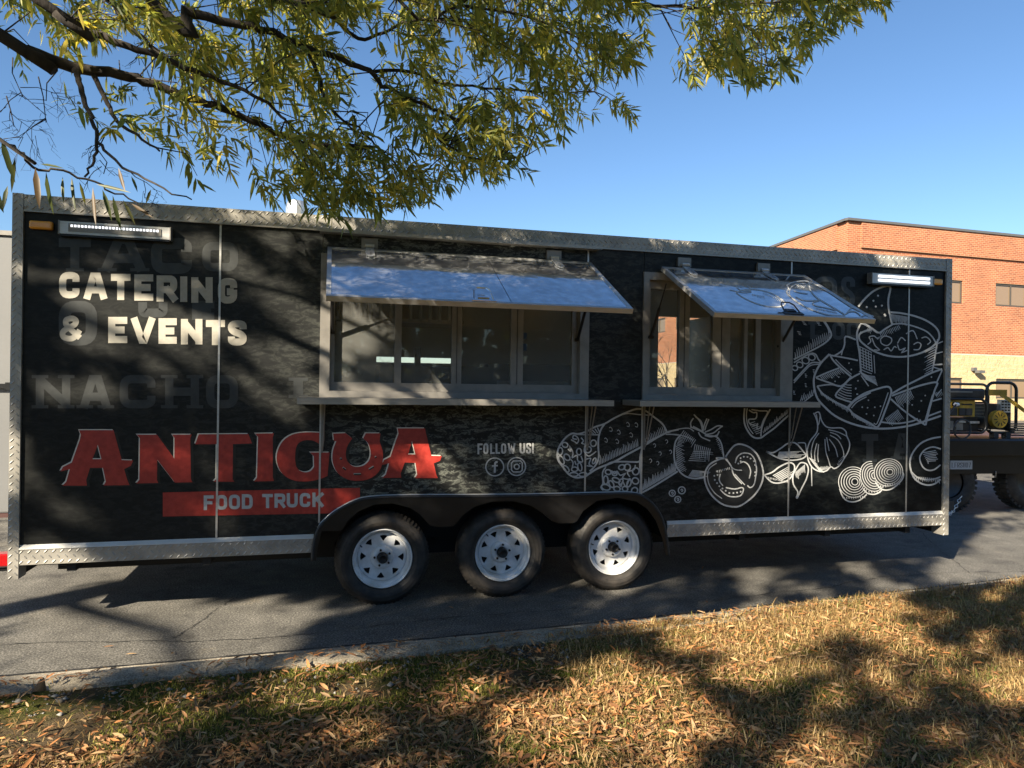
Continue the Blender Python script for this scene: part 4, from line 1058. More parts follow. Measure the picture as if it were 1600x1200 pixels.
for (x, y) in ((1300, 530), (1370, 630), (1500, 610), (1250, 720), (1340, 750), (1450, 480)): b2.ln([(x - 18, y - 14), (x, y - 25), (x + 14, y + 2), (x - 4, y + 24)], 1.0)
b2.done('burrito_drawing', 'chalk burrito drawing cut by the fender')

c2 = (1040, 630, 7.056)
tm = Art(c2)
tm.ln([(20, 330), (120, 290), (250, 275), (310, 310)], 1.6).ln([(0, 345), (120, 345), (240, 375), (300, 410)], 1.5)
tm.ln([(170, 345), (110, 420), (92, 540), (105, 660), (160, 760), (240, 815), (340, 830), (430, 815)], 2.4)
tm.ln([(270, 260), (380, 305), (470, 355), (560, 370), (610, 440), (632, 540), (640, 600)], 2.2)
for pts in ([(280, 260), (275, 215), (305, 165)], [(310, 125), (370, 190), (395, 250), (405, 310)], [(330, 150), (390, 200), (410, 270)], [(455, 170), (425, 240), (410, 315)], [(475, 175), (445, 250), (430, 300)], [(430, 320), (500, 290), (570, 250), (630, 255)], [(440, 345), (520, 330), (580, 285), (620, 255)], [(560, 370), (590, 310)], [(430, 355), (500, 370), (570, 350)], [(360, 320), (390, 370), (440, 395), (490, 415)], [(300, 255), (350, 280), (400, 310)]): tm.ln(pts, 1.9)
tm.hatch((105, 470), (130, 720), 13, (85, 45), 1.3).hatch((150, 370), (120, 460), 7, (60, 20), 1.2).hatch((200, 300), (330, 400), 9, (-45, 75), 1.2)
tm.hatch((325, 450), (490, 500), 9, (-15, 130), 1.3).hatch((300, 530), (250, 630), 6, (190, 10), 1.1).hatch((290, 740), (250, 800), 6, (170, 18), 1.4).hatch((570, 390), (632, 540), 9, (-20, 12), 1.2)
tm.ln([(640, 600), (560, 600), (570, 615), (640, 610)], 1.6)
tm.done('tomato_drawing', 'chalk drawing of a whole tomato with leaves')
th = Art(c2, off=.0026)
THO = [(655, 600), (560, 630), (480, 680), (435, 760), (430, 850), (470, 960), (540, 1050), (640, 1120), (760, 1142), (840, 1120), (960, 1030), (1040, 920), (1075, 800), (1060, 690), (1010, 570), (930, 490), (830, 452), (760, 465), (700, 530)]
part(MB().flat(smooth_line(th.t(THO), 3, True), W, .0023), 'print_ground', 'print_dark')
th.ln([(655, 600), (560, 630), (480, 680), (435, 760), (430, 850), (470, 960), (540, 1050), (640, 1120), (760, 1142), (840, 1120), (960, 1030), (1040, 920), (1075, 800), (1060, 690), (1010, 570), (930, 490), (830, 452), (760, 465), (700, 530), (655, 600)], 2.5, True)
th.ln([(655, 610), (720, 690), (750, 790), (840, 890)], 1.9).ln([(670, 610), (740, 720), (840, 740)], 1.5).ln([(760, 780), (870, 900)], 1.3).ln([(560, 660), (480, 720), (460, 800), (480, 900), (540, 990), (620, 1050)], 1.4)
th.ln([(765, 660), (790, 590), (850, 550), (930, 560), (980, 620), (1000, 720), (990, 820), (970, 900), (930, 930), (900, 905)], 1.9)
th.ln([(820, 660), (860, 645), (910, 680), (935, 750), (920, 830)], 1.8).ln([(600, 780), (590, 850), (630, 910)], 1.8).ln([(600, 950), (650, 1000), (720, 1030), (820, 1020), (855, 960), (840, 930), (760, 945), (660, 930)], 1.9)
for (x, y) in ((825, 605), (860, 590), (900, 592), (935, 610), (800, 665), (825, 640), (970, 640), (985, 680), (985, 760), (985, 800), (535, 800), (540, 845), (565, 880), (590, 915), (625, 940), (660, 965), (700, 990), (745, 990), (785, 985), (825, 975), (565, 750), (570, 790)): th.dot(x, y, 1.45)
th.hatch((570, 740), (700, 705), 8, (6, 28), 1.2)
th.done('tomato_drawing', 'chalk drawing of a halved tomato')
pp = Art(c2)
for (x, y, r) in ((72, 992, 33), (177, 960, 38), (133, 1060, 33)):
    pp.ln(circ(x, y, r, 16), 1.8, True).ln([(x - 12, y), (x, y - 14), (x + 12, y), (x + 4, y + 12), (x - 6, y + 6)], 1.5)
pp.done('peppercorn_drawing', 'three small chalk rings')

c3 = (1150, 630, 7.5)
tc_ = Art(c3)     # taco end under the shelf
tc_.ln([(100, 60), (92, 160), (105, 260), (160, 360), (220, 405), (290, 405), (340, 370), (450, 290), (560, 190), (620, 140)], 2.5)
tc_.ln([(130, 60), (120, 150), (140, 270), (200, 360)], 1.5).ln([(400, 70), (340, 180), (300, 290), (290, 390)], 2.2)
tc_.ln([(150, 80), (200, 110), (240, 110), (230, 180), (150, 190), (160, 240), (230, 260), (250, 240), (245, 300), (290, 280), (320, 200), (370, 100), (280, 90), (180, 75)], 1.9)
tc_.hatch((320, 350), (590, 130), 15, (18, -70), 1.3).hatch((150, 240), (230, 360), 7, (70, -25), 1.2)
tc_.done('taco_drawing', 'chalk taco end below the right-hand shelf')
gl = Art(c3)
gl.ln([(915, 125), (970, 105), (1000, 200), (1050, 270), (1120, 290), (1230, 290), (1285, 330), (1295, 380), (1330, 470), (1315, 560), (1270, 640), (1210, 730), (1150, 765), (1110, 745), (1060, 790), (980, 800), (890, 750), (840, 650), (835, 540), (870, 440), (940, 350), (955, 280), (945, 200), (915, 125)], 1.9, True)
for pts in ([(1080, 310), (1200, 340), (1300, 390)], [(1100, 375), (1190, 430), (1250, 540), (1265, 640)], [(970, 350), (910, 440), (880, 560), (885, 640)], [(945, 470), (920, 580), (925, 680)], [(965, 480), (955, 620), (965, 690)], [(1040, 420), (1050, 560), (1080, 660), (1105, 745)], [(1060, 400), (1090, 560)], [(1090, 420), (1160, 520), (1190, 630)], [(940, 130), (965, 250), (985, 130)], [(1100, 340), (1180, 370), (1230, 420)]): gl.ln(pts, 1.4)
gl.hatch((850, 640), (970, 790), 10, (55, 20), 1.4).hatch((985, 790), (1090, 770), 9, (-8, -40), 1.2).hatch((1200, 720), (1260, 630), 7, (-20, -12), 1.1)
gl.done('garlic_drawing', 'chalk garlic bulb')
cl = Art(c3)
cl.ln([(350, 565), (430, 580), (520, 530), (610, 470), (700, 470), (790, 570), (820, 610), (770, 650), (650, 668), (520, 650), (420, 605), (350, 565)], 2.2).hatch((500, 575), (480, 640), 6, (290, -10), 1.5)
cl.ln([(330, 840), (420, 810), (500, 750), (590, 705), (650, 700), (685, 740), (670, 820), (610, 900), (500, 935), (410, 920), (330, 840)], 2.2).hatch((430, 850), (520, 905), 6, (190, -110), 1.5).hatch((360, 860), (600, 915), 14, (8, 22), 1.1)
cl.ln([(700, 770), (750, 700), (820, 710), (845, 780), (820, 890), (760, 1010), (735, 1070), (715, 1110), (705, 1100), (722, 1040), (670, 950), (665, 850), (700, 770)], 2.0).hatch((700, 800), (800, 720), 9, (6, 90), 1.3)
cl.ln([(720, 465), (800, 465), (815, 500), (825, 590)], 1.5).ln([(880, 740), (886, 970)], 1.6)
cl.done('garlic_drawing', 'three chalk garlic cloves')
c4 = (1300, 670, 8.889)
for (x, y, rx, ry, lab) in ((295, 740, 205, 212, 'left'), (560, 660, 168, 212, 'middle'), (780, 605, 200, 188, 'right')):
    lv_ = {'left': .0018, 'middle': .0024, 'right': .0030}[lab]; on = Art(c4, off=lv_)
    if lab != 'left': part(MB().flat(on.t(circ(x + 8, y + 22, rx * .98, 30, ry * 1.04, -.35)), W, lv_ - .0003), 'print_ground', 'print_dark')
    for k in range(6):
        f = 1 - k * .158; a0, a1 = (0, 2 * math.pi) if lab != 'middle' else (.55, 5.1)
        if lab == 'middle': on.ln(circ(x + 5 * k, y - 2 * k, rx * f, 30, ry * f, -.35, a0, a1), 1.15)
        else: on.ln(circ(x + 4 * k, y - k, rx * f, 30, ry * f, -.35), 1.15, True)
    if lab == 'left': on.ln([(105, 830), (140, 930), (200, 995), (290, 1015), (390, 985), (480, 910)], 2.0).hatch((170, 950), (450, 930), 10, (6, 32), 1.2)
    elif lab == 'middle': on.ln([(430, 830), (480, 890), (570, 910), (640, 890), (690, 850)], 2.0).hatch((470, 860), (660, 870), 6, (6, 24), 1.1)
    else: on.ln([(600, 740), (660, 820), (740, 850), (840, 825), (950, 730), (990, 650), (975, 600)], 2.0).hatch((640, 790), (930, 740), 10, (6, 34), 1.2)
    on.done('onion_drawing', lab + ' chalk onion slice')
av = Art(c4)
av.ln([(1510, 112), (1380, 135), (1240, 195), (1140, 300), (1085, 420), (1085, 540), (1130, 670), (1220, 750), (1330, 782), (1430, 760), (1505, 700)], 2.6)
av.ln([(1105, 600), (1180, 670), (1300, 705), (1420, 695), (1505, 665)], 2.0).ln([(1510, 282), (1400, 252), (1290, 290), (1225, 370), (1220, 440), (1260, 530), (1330, 575), (1420, 565), (1505, 500)], 2.2)
for i in range(7): av.ln([(1250 + i * 14, 330 + i * 26), (1340, 320 + i * 22), (1440 + (i % 3) * 14, 300 + i * 24)], 1.2)
av.hatch((1140, 660), (1480, 690), 14, (10, 60), 1.5)
av.done('avocado_drawing', 'chalk avocado half at the right post')

c5 = (1230, 480, 6.0)
tp = Art(c5)
tp.ln([(348, 130), (385, 190), (410, 245), (400, 290), (330, 350), (200, 420), (60, 490)], 2.6).ln([(335, 130), (375, 190), (395, 240)], 1.4)
tp.hatch((75, 478), (390, 295), 18, (-6, -72), 1.5)
for (x, y) in ((150, 140), (285, 145), (105, 235)): tp.hatch((x - 14, y - 8), (x + 2, y + 20), 3, (28, 6), 1.2)
tp.ln([(60, 520), (200, 440), (260, 440), (290, 490), (310, 520), (230, 520), (170, 570), (60, 690)], 2.2).ln([(60, 710), (160, 600), (220, 545), (300, 535)], 1.5)
for (x, y, r) in ((170, 500, 34), (228, 470, 32), (115, 540, 30), (70, 570, 26)): tp.ln(circ(x, y, r, 14, r * .85, .4), 1.8, True)
tp.hatch((120, 885), (230, 830), 7, (16, -60), 1.4).ln([(150, 890), (240, 820)], 1.8)
for (x, y) in ((170, 640), (245, 600), (170, 730), (60, 800)): tp.hatch((x - 8, y - 14), (x - 4, y + 14), 3, (18, 2), 1.2)
tp.done('taco_drawing', 'chalk tacos beside the narrow window')
pl_ = Art(c5)
pl_.ln([(395, 440), (310, 530), (255, 640), (250, 740), (280, 850), (345, 930), (450, 1020), (600, 1090), (780, 1132), (960, 1136), (1150, 1110), (1300, 1065), (1440, 1018)], 3.0)
pl_.ln([(280, 740), (330, 810), (430, 880), (560, 940), (620, 1000), (780, 1090)], 2.6).ln([(280, 740), (400, 725), (500, 740)], 2.2)
pl_.hatch((310, 790), (560, 945), 18, (14, 42), 1.3).hatch((600, 980), (780, 1095), 12, (10, 34), 1.2)
pl_.ln([(395, 440), (430, 500), (500, 570), (600, 655)], 2.6).ln([(450, 490), (520, 560), (600, 630)], 1.5).ln([(400, 450), (560, 478), (660, 500)], 2.4).ln([(440, 455), (510, 410), (535, 350), (545, 275), (640, 305)], 2.4).ln([(515, 410), (505, 450)], 1.8)
pl_.ln([(265, 660), (380, 610), (485, 570)], 2.4).ln([(270, 665), (400, 710), (500, 740), (590, 660)], 2.4).hatch((310, 650), (490, 580), 13, (35, 40), 1.4)
pl_.ln([(680, 620), (590, 670), (530, 730), (450, 825), (520, 865), (600, 890)], 2.6).ln([(690, 640), (760, 740)], 1.8)
for i in range(6): pl_.ln([(470 + i * 14, 815 - i * 18), (540 + i * 6, 850 - i * 24), (600, 860 - i * 26)], 1.3)
pl_.ln([(575, 940), (640, 870), (780, 800)], 2.4).ln([(600, 945), (650, 890), (740, 840)], 1.5)
for (x, y) in ((575, 525), (597, 583), (480, 655), (445, 695), (415, 660), (660, 690), (640, 760), (655, 815)): pl_.dot(x, y, 1.2)
pl_.done('nacho_plate_drawing', 'left half of the chalk nacho plate')
c6 = (1320, 480, 6.0)
cu = Art(c6)
cu.ln([(420, 48), (520, 55), (660, 85), (780, 135), (860, 200), (885, 270), (860, 330), (790, 390), (680, 440), (540, 465), (400, 455), (270, 410), (180, 350), (135, 300), (140, 250), (200, 220), (250, 210)], 2.8)
cu.ln([(440, 160), (540, 155), (650, 180), (760, 225), (820, 280), (850, 330)], 2.2).ln([(150, 150), (115, 230), (115, 310), (135, 430), (150, 610)], 2.6).ln([(150, 150), (190, 165), (260, 210), (315, 240), (380, 200), (450, 160)], 2.2)
cu.ln([(870, 300), (850, 420), (830, 540), (815, 605)], 2.4).hatch((130, 260), (240, 180), 9, (18, -30), 1.4, d2=(10, 60)).hatch((435, 65), (590, 90), 15, (6, 72), 1.2)
for k in range(6): cu.ln([(140 + k * 26, 370 + k * 16), (150 + k * 26, 560 + k * 12)], 1.2)
for k in range(9): cu.ln([(128 + k * 2, 365 + k * 27), (190, 395 + k * 26), (250, 425 + k * 25)], 1.2)
for k in range(7): cu.ln([(130 + k * 10, 600 + k * 12), (210 + k * 10, 640 + k * 12), (280 + k * 4, 650 + k * 14)], 1.2)
cu.hatch((850, 350), (815, 590), 11, (-80, 42), 1.3).hatch((325, 240), (500, 170), 13, (20, 42), 1.1)
for pts in ([(210, 350), (240, 320), (225, 280), (270, 270), (300, 290), (340, 270), (300, 300)], [(250, 290), (280, 360), (320, 400), (270, 400)], [(330, 300), (370, 270), (430, 290), (430, 330), (390, 360), (340, 340), (330, 300)], [(360, 400), (400, 380), (430, 410), (460, 370), (480, 380)], [(490, 340), (525, 285), (565, 315)], [(490, 350), (510, 400), (560, 385), (530, 425), (590, 400)], [(570, 250), (635, 220), (675, 300)], [(640, 350), (680, 330), (710, 350), (690, 395), (640, 398)], [(715, 290), (760, 280), (800, 320), (770, 350)]): cu.ln(pts, 1.7)
cu.done('dip_cup_drawing', 'chalk cup of salsa')
o_ = Art((1200, 420, 5.0))
o_.ln([(705, 295), (760, 230), (830, 170), (920, 135), (955, 148), (940, 230), (940, 300), (960, 400), (970, 435)], 2.9).ln([(970, 435), (900, 480), (865, 500), (790, 450), (720, 415)], 2.4)
for (x, y) in ((858, 210), (822, 250), (888, 288), (840, 295), (770, 300), (910, 358), (915, 365)): o_.dot(x, y, 1.6)
o_.done('tortilla_chip_drawing', 'chalk tortilla chip dipped in the cup')
n2 = Art(c6)
n2.ln([(25, 940), (90, 870), (180, 810), (290, 770), (390, 745), (428, 765), (430, 820), (380, 960), (310, 1120), (240, 1090), (120, 1040), (25, 940)], 2.8).ln([(60, 945), (110, 890), (190, 845)], 1.5).ln([(405, 800), (350, 960), (300, 1090), (270, 1085)], 1.5).hatch((60, 990), (250, 1090), 14, (10, 36), 1.2)
n2.ln([(440, 810), (560, 740), (680, 680), (800, 620), (910, 580)], 2.8).ln([(440, 830), (600, 770), (720, 730), (860, 705), (840, 780), (800, 920), (755, 1105)], 2.8).ln([(430, 860), (540, 960), (650, 1040), (755, 1105)], 2.6).ln([(820, 820), (790, 920), (740, 1080), (700, 1050)], 1.5)
n2.hatch((470, 840), (610, 780), 12, (45, 90), 1.3).hatch((380, 1040), (490, 960), 11, (55, 80), 1.2)
n2.ln([(330, 1075), (480, 1090), (620, 1070), (680, 1045)], 2.4).ln([(780, 1020), (900, 975)], 2.4).ln([(820, 880), (905, 855)], 2.4).ln([(910, 590), (860, 700)], 2.2).ln([(870, 340), (918, 320)], 1.8).ln([(850, 435), (915, 418)], 1.8).ln([(835, 540), (912, 535)], 2.2).ln([(820, 560), (900, 585)], 1.8).ln([(850, 830), (905, 770)], 1.6).hatch((840, 800), (900, 790), 5, (20, 40), 1.1)
for (x, y) in ((160, 937), (210, 942), (278, 938), (330, 928), (200, 1000), (268, 1015), (218, 872), (750, 828), (713, 878), (628, 916), (692, 975), (808, 655), (120, 690), (98, 765), (110, 815), (35, 525), (57, 585)): n2.dot(x, y, 1.25)
n2.done('nacho_plate_drawing', 'right half of the chalk nacho plate')
aa = Art((1140, 400, 6.4), awn, .0015)
aa.ln([(65, 370), (120, 345), (220, 335), (330, 348), (430, 380), (520, 435), (555, 480), (500, 508), (380, 505), (250, 470), (140, 420), (65, 370)], 1.9).ln([(70, 320), (120, 345), (180, 350), (205, 330), (175, 300)], 1.6).ln([(0, 340), (70, 355), (150, 368), (220, 360)], 1.5).ln([(150, 340), (210, 350), (200, 310)], 1.5).hatch((350, 365), (540, 450), 13, (-12, 18), 1.1).hatch((230, 380), (340, 400), 8, (6, 24), 1.1)
aa.ln([(570, 295), (640, 265), (780, 255), (800, 330), (850, 400), (920, 450), (1040, 520), (1150, 590), (1100, 598), (960, 585), (800, 530), (690, 470), (610, 410), (570, 360), (590, 330), (570, 295)], 2.0)
aa.ln([(600, 400), (600, 340), (650, 290), (760, 275)], 1.5).ln([(660, 410), (720, 440), (800, 450), (900, 445), (830, 470), (860, 500), (960, 520), (1060, 545)], 1.6).ln([(640, 350), (700, 370), (780, 380)], 1.3).hatch((860, 520), (1060, 560), 12, (14, 16), 1.0).hatch((690, 290), (760, 300), 5, (-30, 26), 1.0)
aa.ln([(1150, 590), (1200, 560), (1260, 560), (1310, 600)], 1.6).ln([(1310, 610), (1360, 595), (1420, 610)], 1.5).ln([(780, 260), (860, 290), (1000, 370), (1120, 450), (1250, 530), (1440, 610)], 1.7).hatch((1170, 560), (1210, 520), 5, (26, 6), 1.4)
aa.done('awning_print', 'chalk tomato and taco on the awning', aw2)

# ------------------------------------------------------------------ black flatbed vehicle at the right, generator on it
FB = Vector((8.32, 7.34, 0)); FROT = math.radians(-6)
flat = tag(empty('flatbed_truck', FB, FROT), 'black flatbed truck with licence plate carrying the generator, right of the trailer', 'truck')
def fp(mb, name, m, parent=None, smooth=False): return mb.build(name, m, parent or flat, smooth)
zd = 0.945
bevel(fp(MB().box(-1.05, 1.15, -.12, 3.2, zd - .05, zd), 'deck', 'black'), .012)
bevel(fp(MB().box(-1.05, .42, -.16, -.121, zd - .21, zd - .012), 'tail_board', 'black'), .01)
bevel(fp(MB().hexa([(.44, -.16, zd - .20), (.95, -.14, zd - .20), (.95, -.14, zd - .012), (.42, -.16, zd - .012), (.44, 0, zd - .20), (.95, 0, zd - .20), (.95, 0, zd - .012), (.42, 0, zd - .012)]), 'bumper_end', 'dark_kit'), .01)
fp(MB().box(-1.05, 1.1, -.06, .2, zd - .45, zd - .215), 'bumper', 'black')
fp(MB().box(-.95, 1.0, .2, 3.1, zd - .38, zd - .051), 'chassis', 'under')
fp(MB().tube([(-.5, .75, .46), (.95, .75, .46)], .055, 10).lathe([(0, 0), (.14, .05), (.16, .12), (.14, .2), (0, .25)], (.22, .62, .43), n=16), 'axle', 'under')
plc = Vector((-.53, 0, zd - .335))
pw = fp(MB().box(plc.x - .155, plc.x + .155, -.075, -.061, plc.z - .055, plc.z + .055), 'licence_plate', 'plate')
def plate_map(u, v, off): return Vector((plc.x - .155 + u * .31, -.0752 - off, plc.z + .055 - v * .11))
mb = MB()
for i, chx in enumerate('LFRSH07'): glyph(mb, chx, (.06 + i * .128, .22, .06 + i * .128 + .10, .80), .026, (0, 0, 1), plate_map, .0005)
mb.build('plate_characters', 'black_print', pw)
def truck_wheel(x, y, r=.37, w=.24):
    mb = MB(); c = (x, y, r); mb.lathe([(.19, .02), (.21, 0), (.30, -.012), (.345, .01), (r, .035), (r, w - .035), (.345, w - .01), (.21, w), (.19, w - .02)], c, n=40)
    # lathe spins round y: turn so the axle lies across the truck
    R = Matrix.Identity(4)
    mb.v = [R @ v for v in mb.v]
    t = fp(mb, 'tyre', 'rubber', None, True)
    mb = MB(); mb.lathe([(.19, .05), (.10, .09), (0, .09)], c, n=24); mb.v = [R @ v for v in mb.v]; mb.build('rim', 'dark_kit', t, True)
    mb = MB()
    for k in range(34):
        a = 2 * math.pi * k / 34
        for sgn in (0, 1):
            y0, y1 = y + .01 + sgn * .12, y + .11 + sgn * .12
            mb.hexa([Vector((x + rr * math.cos(a + da), yy, r + rr * math.sin(a + da))) for rr, da, yy in ((r - .02, -.06, y0), (r - .02, .06, y0), (r - .02, .06, y1), (r - .02, -.06, y1), (r + .012, -.05, y0), (r + .012, .05, y0), (r + .012, .05, y1), (r + .012, -.05, y1))])
    o = mb.build('tread_blocks', 'rubber', t); o['kind'] = 'stuff'
truck_wheel(-.62, -.02); truck_wheel(.66, .10)
fp(MB().tube([(.0, -.03, zd - .50), (-.04, -.08, zd - .42)], .008, 6), 'hitch_pin', 'galv')
# safety chain from the truck down to the drawbar
chn = tag(empty('safety_chain', (6.6, 6.5, 0)), 'short galvanised safety chain hanging between trailer and flatbed', 'chain')
pa, pb = at_y(1502, 775, 6.9), at_y(1476, 806, 6.5)
n = 11
for i in range(n):
    f = (i + .5) / n; p = pa.lerp(pb, f) - Vector((0, 0, .06 * math.sin(math.pi * f))); d = (pb - pa).normalized()
    e = d.orthogonal().normalized() if i % 2 else d.cross(d.orthogonal()).normalized(); L = (pb - pa).length / n * .72
    pts = [p + d * (L * math.cos(a)) + e * (.016 * math.sin(a)) - Vector((6.6, 6.5, 0)) for a in [2 * math.pi * k / 10 for k in range(10)]]
    MB().tube(pts, .0045, 5, closed=True).build('chain_link', 'galv', chn)

GZ = zd
gen = tag(empty('generator', (FB.x + .02, FB.y + .12, GZ), FROT), 'yellow and black portable generator in a tube frame on the flatbed', 'generator')
def gp(mb, name, m, parent=None, smooth=False): return mb.build(name, m, parent or gen, smooth)
def hoop(x0, x1, y, z0, z1, r=.09):
    pts = []
    for (cx, cz, a0) in ((x1 - r, z1 - r, 0), (x0 + r, z1 - r, 90), (x0 + r, z0 + r, 180), (x1 - r, z0 + r, 270)):
        for k in range(6): a = math.radians(a0 + 18 * k); pts.append((cx + r * math.cos(a), y, cz + r * math.sin(a)))
    return pts
gp(MB().tube(hoop(-.92, -.02, .0, .06, .50), .017, 8, closed=True), 'tube_frame', 'black', smooth=True)
gp(MB().tube(hoop(.04, .48, .06, .06, .72, .10), .020, 8, closed=True), 'tube_frame', 'black', smooth=True)
gp(MB().tube(hoop(-.92, .48, .52, .06, .70, .10), .018, 8, closed=True), 'tube_frame', 'black', smooth=True)
for x in (-.9, -.05, .06, .46): gp(MB().tube([(x, 0.02, .10), (x, .52, .10)], .016, 8), 'cross_tube', 'black', smooth=True)
for x in (.12, .30): gp(MB().box(x, x + .07, .02, .10, .0, .07), 'rubber_foot', 'black_plastic')
bevel(gp(MB().box(-.92, .0, .03, .50, .50, .64), 'fuel_tank', 'dark_kit'), .03, 3)
gp(MB().box(-.90, -.68, .022, .0295, .56, .62), 'tank_stripe', 'yellow'); gp(MB().box(-.55, -.20, .024, .0295, .585, .605), 'tank_mark', 'alu_dark')
gp(MB().lathe([(0, 0), (.04, 0), (.045, .03), (0, .035)], (0, 0, 0), n=16) if False else MB().tube([(-.42, .25, .64), (-.42, .25, .675)], .045, 14), 'tank_cap', 'black_plastic')
cp = gp(MB().box(-.90, -.16, .028, .06, .27, .495), 'control_panel', 'yellow')
for x in (-.52, -.40, -.30): gp(MB().box(x, x + .09, .010, .0275, .285, .38), 'socket', 'black_plastic', cp)
gp(MB().box(-.82, -.78, .02, .0275, .43, .46), 'switch', 'red_lens', cp); gp(MB().box(-.36, -.20, .024, .0275, .42, .44), 'panel_print', 'black_print', cp); gp(MB().box(-.70, -.62, .024, .0275, .44, .455), 'panel_print', 'black_print', cp)
gp(MB().tube([(-.46, .03, .43), (-.46, -.03, .43)], .035, 12), 'plug', 'black_plastic', cp); gp(MB().tube([(-.46, -.03, .43), (-.52, -.06, .43)], .024, 10), 'plug_tail', 'white_pl', cp)
for k in range(5): gp(MB().box(-.14, -.03, .03, .06, .28 + k * .042, .30 + k * .042), 'vent_slat', 'black_plastic')
gp(MB().box(-.90, -.05, .10, .48, .07, .26), 'engine_block', 'dark_kit')
for (x, z, w_) in ((-.86, .235, .16), (-.36, .19, .10), (-.20, .18, .14), (-.84, .19, .05)): gp(MB().box(x, x + w_, .06, .10, z, z + .03), 'bright_fitting', 'galv')
for x in (-.66, -.52, -.38): gp(MB().box(x, x + .10, .085, .099, .09, .21), 'warning_label', 'alu_dark')
gp(MB().box(.06, .46, .12, .48, .10, .44), 'engine_housing', 'dark_kit'); gp(MB().box(.09, .38, .10, .40, .55, .63), 'tank_side', 'yellow')
MB_ = MB(); MB_.tube([(.17, .05, .24), (.17, -.02, .24)], .115, 28); rc = gp(MB_, 'recoil_starter', 'yellow')
for k in range(10):
    a = 2 * math.pi * k / 10; gp(MB().hexa([Vector((.17 + r_ * math.cos(a + d_), y_, .24 + r_ * math.sin(a + d_))) for y_ in (-.0205, -.024) for r_, d_ in ((.045, -.12), (.09, -.07), (.09, .07), (.045, .12))]), 'starter_slot', 'black_print', rc)
mf = gp(MB().box(.25, .40, .06, .12, .33, .50), 'muffler_guard', 'galv')
for i in range(3):
    for j in range(4): gp(MB().box(.262 + i * .046, .262 + i * .046 + .032, .056, .0595, .345 + j * .038, .345 + j * .038 + .024), 'guard_slot', 'black_print', mf)
for k in range(6): gp(MB().box(.36, .62, .02, .10, .02 + k * .03, .036 + k * .03), 'cooling_fin', 'black_plastic')
strap = tag(empty('ratchet_strap', FB + Vector((.3, .1, GZ + .7))), 'yellow webbing strap over the generator frame', 'strap')
a_, b_, c_ = at_y(1563, 616, 7.5), at_y(1578, 625, 7.42), at_y(1612, 650, 7.15)
o_s = Vector(strap.location)
smb = MB()
for p, q in ((a_, b_), (b_, c_)):
    u_ = Vector((0, .0, .028)); smb.hexa([p - u_ - o_s, q - u_ - o_s, q + u_ - o_s, p + u_ - o_s, p - u_ + Vector((0, .005, 0)) - o_s, q - u_ + Vector((0, .005, 0)) - o_s, q + u_ + Vector((0, .005, 0)) - o_s, p + u_ + Vector((0, .005, 0)) - o_s])
smb.build('webbing', 'yellow', strap)
cord = []
P0 = Vector(gen.location) + Matrix.Rotation(FROT, 3, 'Z') @ Vector((-.52, -.07, .43))
for f in range(13):
    t = f / 12; cord.append(P0.lerp(Vector((6.9, 7.2, 1.05)), t) - Vector((0, 0, .14 * math.sin(math.pi * t))))
cd = tag(MB().tube(cord, .011, 6).tube([Vector((7.62 + .13 * math.cos(a), 7.16, zd + .13 + .12 * math.sin(a))) for a in [2 * math.pi * k / 20 for k in range(20)]], .011, 6, closed=True).build('power_cord', 'black_plastic', None, True), 'black power cord coiled from the generator panel to the trailer', 'cord')

# ------------------------------------------------------------------ vegetation helpers
camv = np.array(CAM); rv, uv_, fv = np.array(RIGHT), np.array(UP), np.array(FWD); sunv = np.array(SUN)
def project(P):
    d = P - camv; w = d @ fv; ws = np.where(np.abs(w) < 1e-6, 1e-6, w)
    return 800 + F_PX * (d @ rv) / ws, 600 - F_PX * (d @ uv_) / ws, w
def inside(poly, u, v):
    poly = np.asarray(poly, float); r = np.zeros(u.shape, bool); j = len(poly) - 1
    for i in range(len(poly)):
        xi, yi = poly[i]; xj, yj = poly[j]
        c = ((yi > v) != (yj > v)) & (u < (xj - xi) * (v - yi) / (yj - yi + 1e-12) + xi); r ^= c; j = i
    return r
def unit(a): return a / np.maximum(1e-9, np.linalg.norm(a, axis=-1, keepdims=True))
def leaf_mesh(B, Dr, Nn, L, Wd, droop, C):
    """lance-shaped leaves: base B, direction Dr, face normal Nn, length, width, colour"""
    n = len(B); S = unit(np.cross(Dr, Nn)); Nn = unit(np.cross(S, Dr))
    L = L[:, None]; Wd = Wd[:, None]; dz = np.array([0, 0, -1.0])
    def pt(t, w, fold): return B + Dr * (L * t) + S * (Wd * w) + Nn * (np.abs(Wd) * fold) + dz * (L * droop[:, None] * t * t)
    V = np.stack([pt(0, .0, 0), pt(.30, .42, .16), pt(.66, .38, .14), pt(1.0, 0, 0), pt(.66, -.38, .14), pt(.30, -.42, .16), pt(.30, 0, 0), pt(.66, 0, 0)], 1).reshape(-1, 3)
    f = np.array([[0, 1, 6], [0, 6, 5], [1, 2, 6], [6, 2, 7], [6, 7, 4], [6, 4, 5], [2, 3, 7], [7, 3, 4]])
    Fi = (f[None] + (np.arange(n) * 8)[:, None, None]).reshape(-1, 3)
    return V, Fi, np.repeat(C, 8, 0)
def rand_dirs(n): return unit(RNG.normal(size=(n, 3)))
OLIVE = np.array([[.19, .205, .048], [.24, .24, .055], [.14, .165, .046], [.31, .28, .060], [.10, .125, .040], [.42, .34, .060], [.52, .42, .07]])
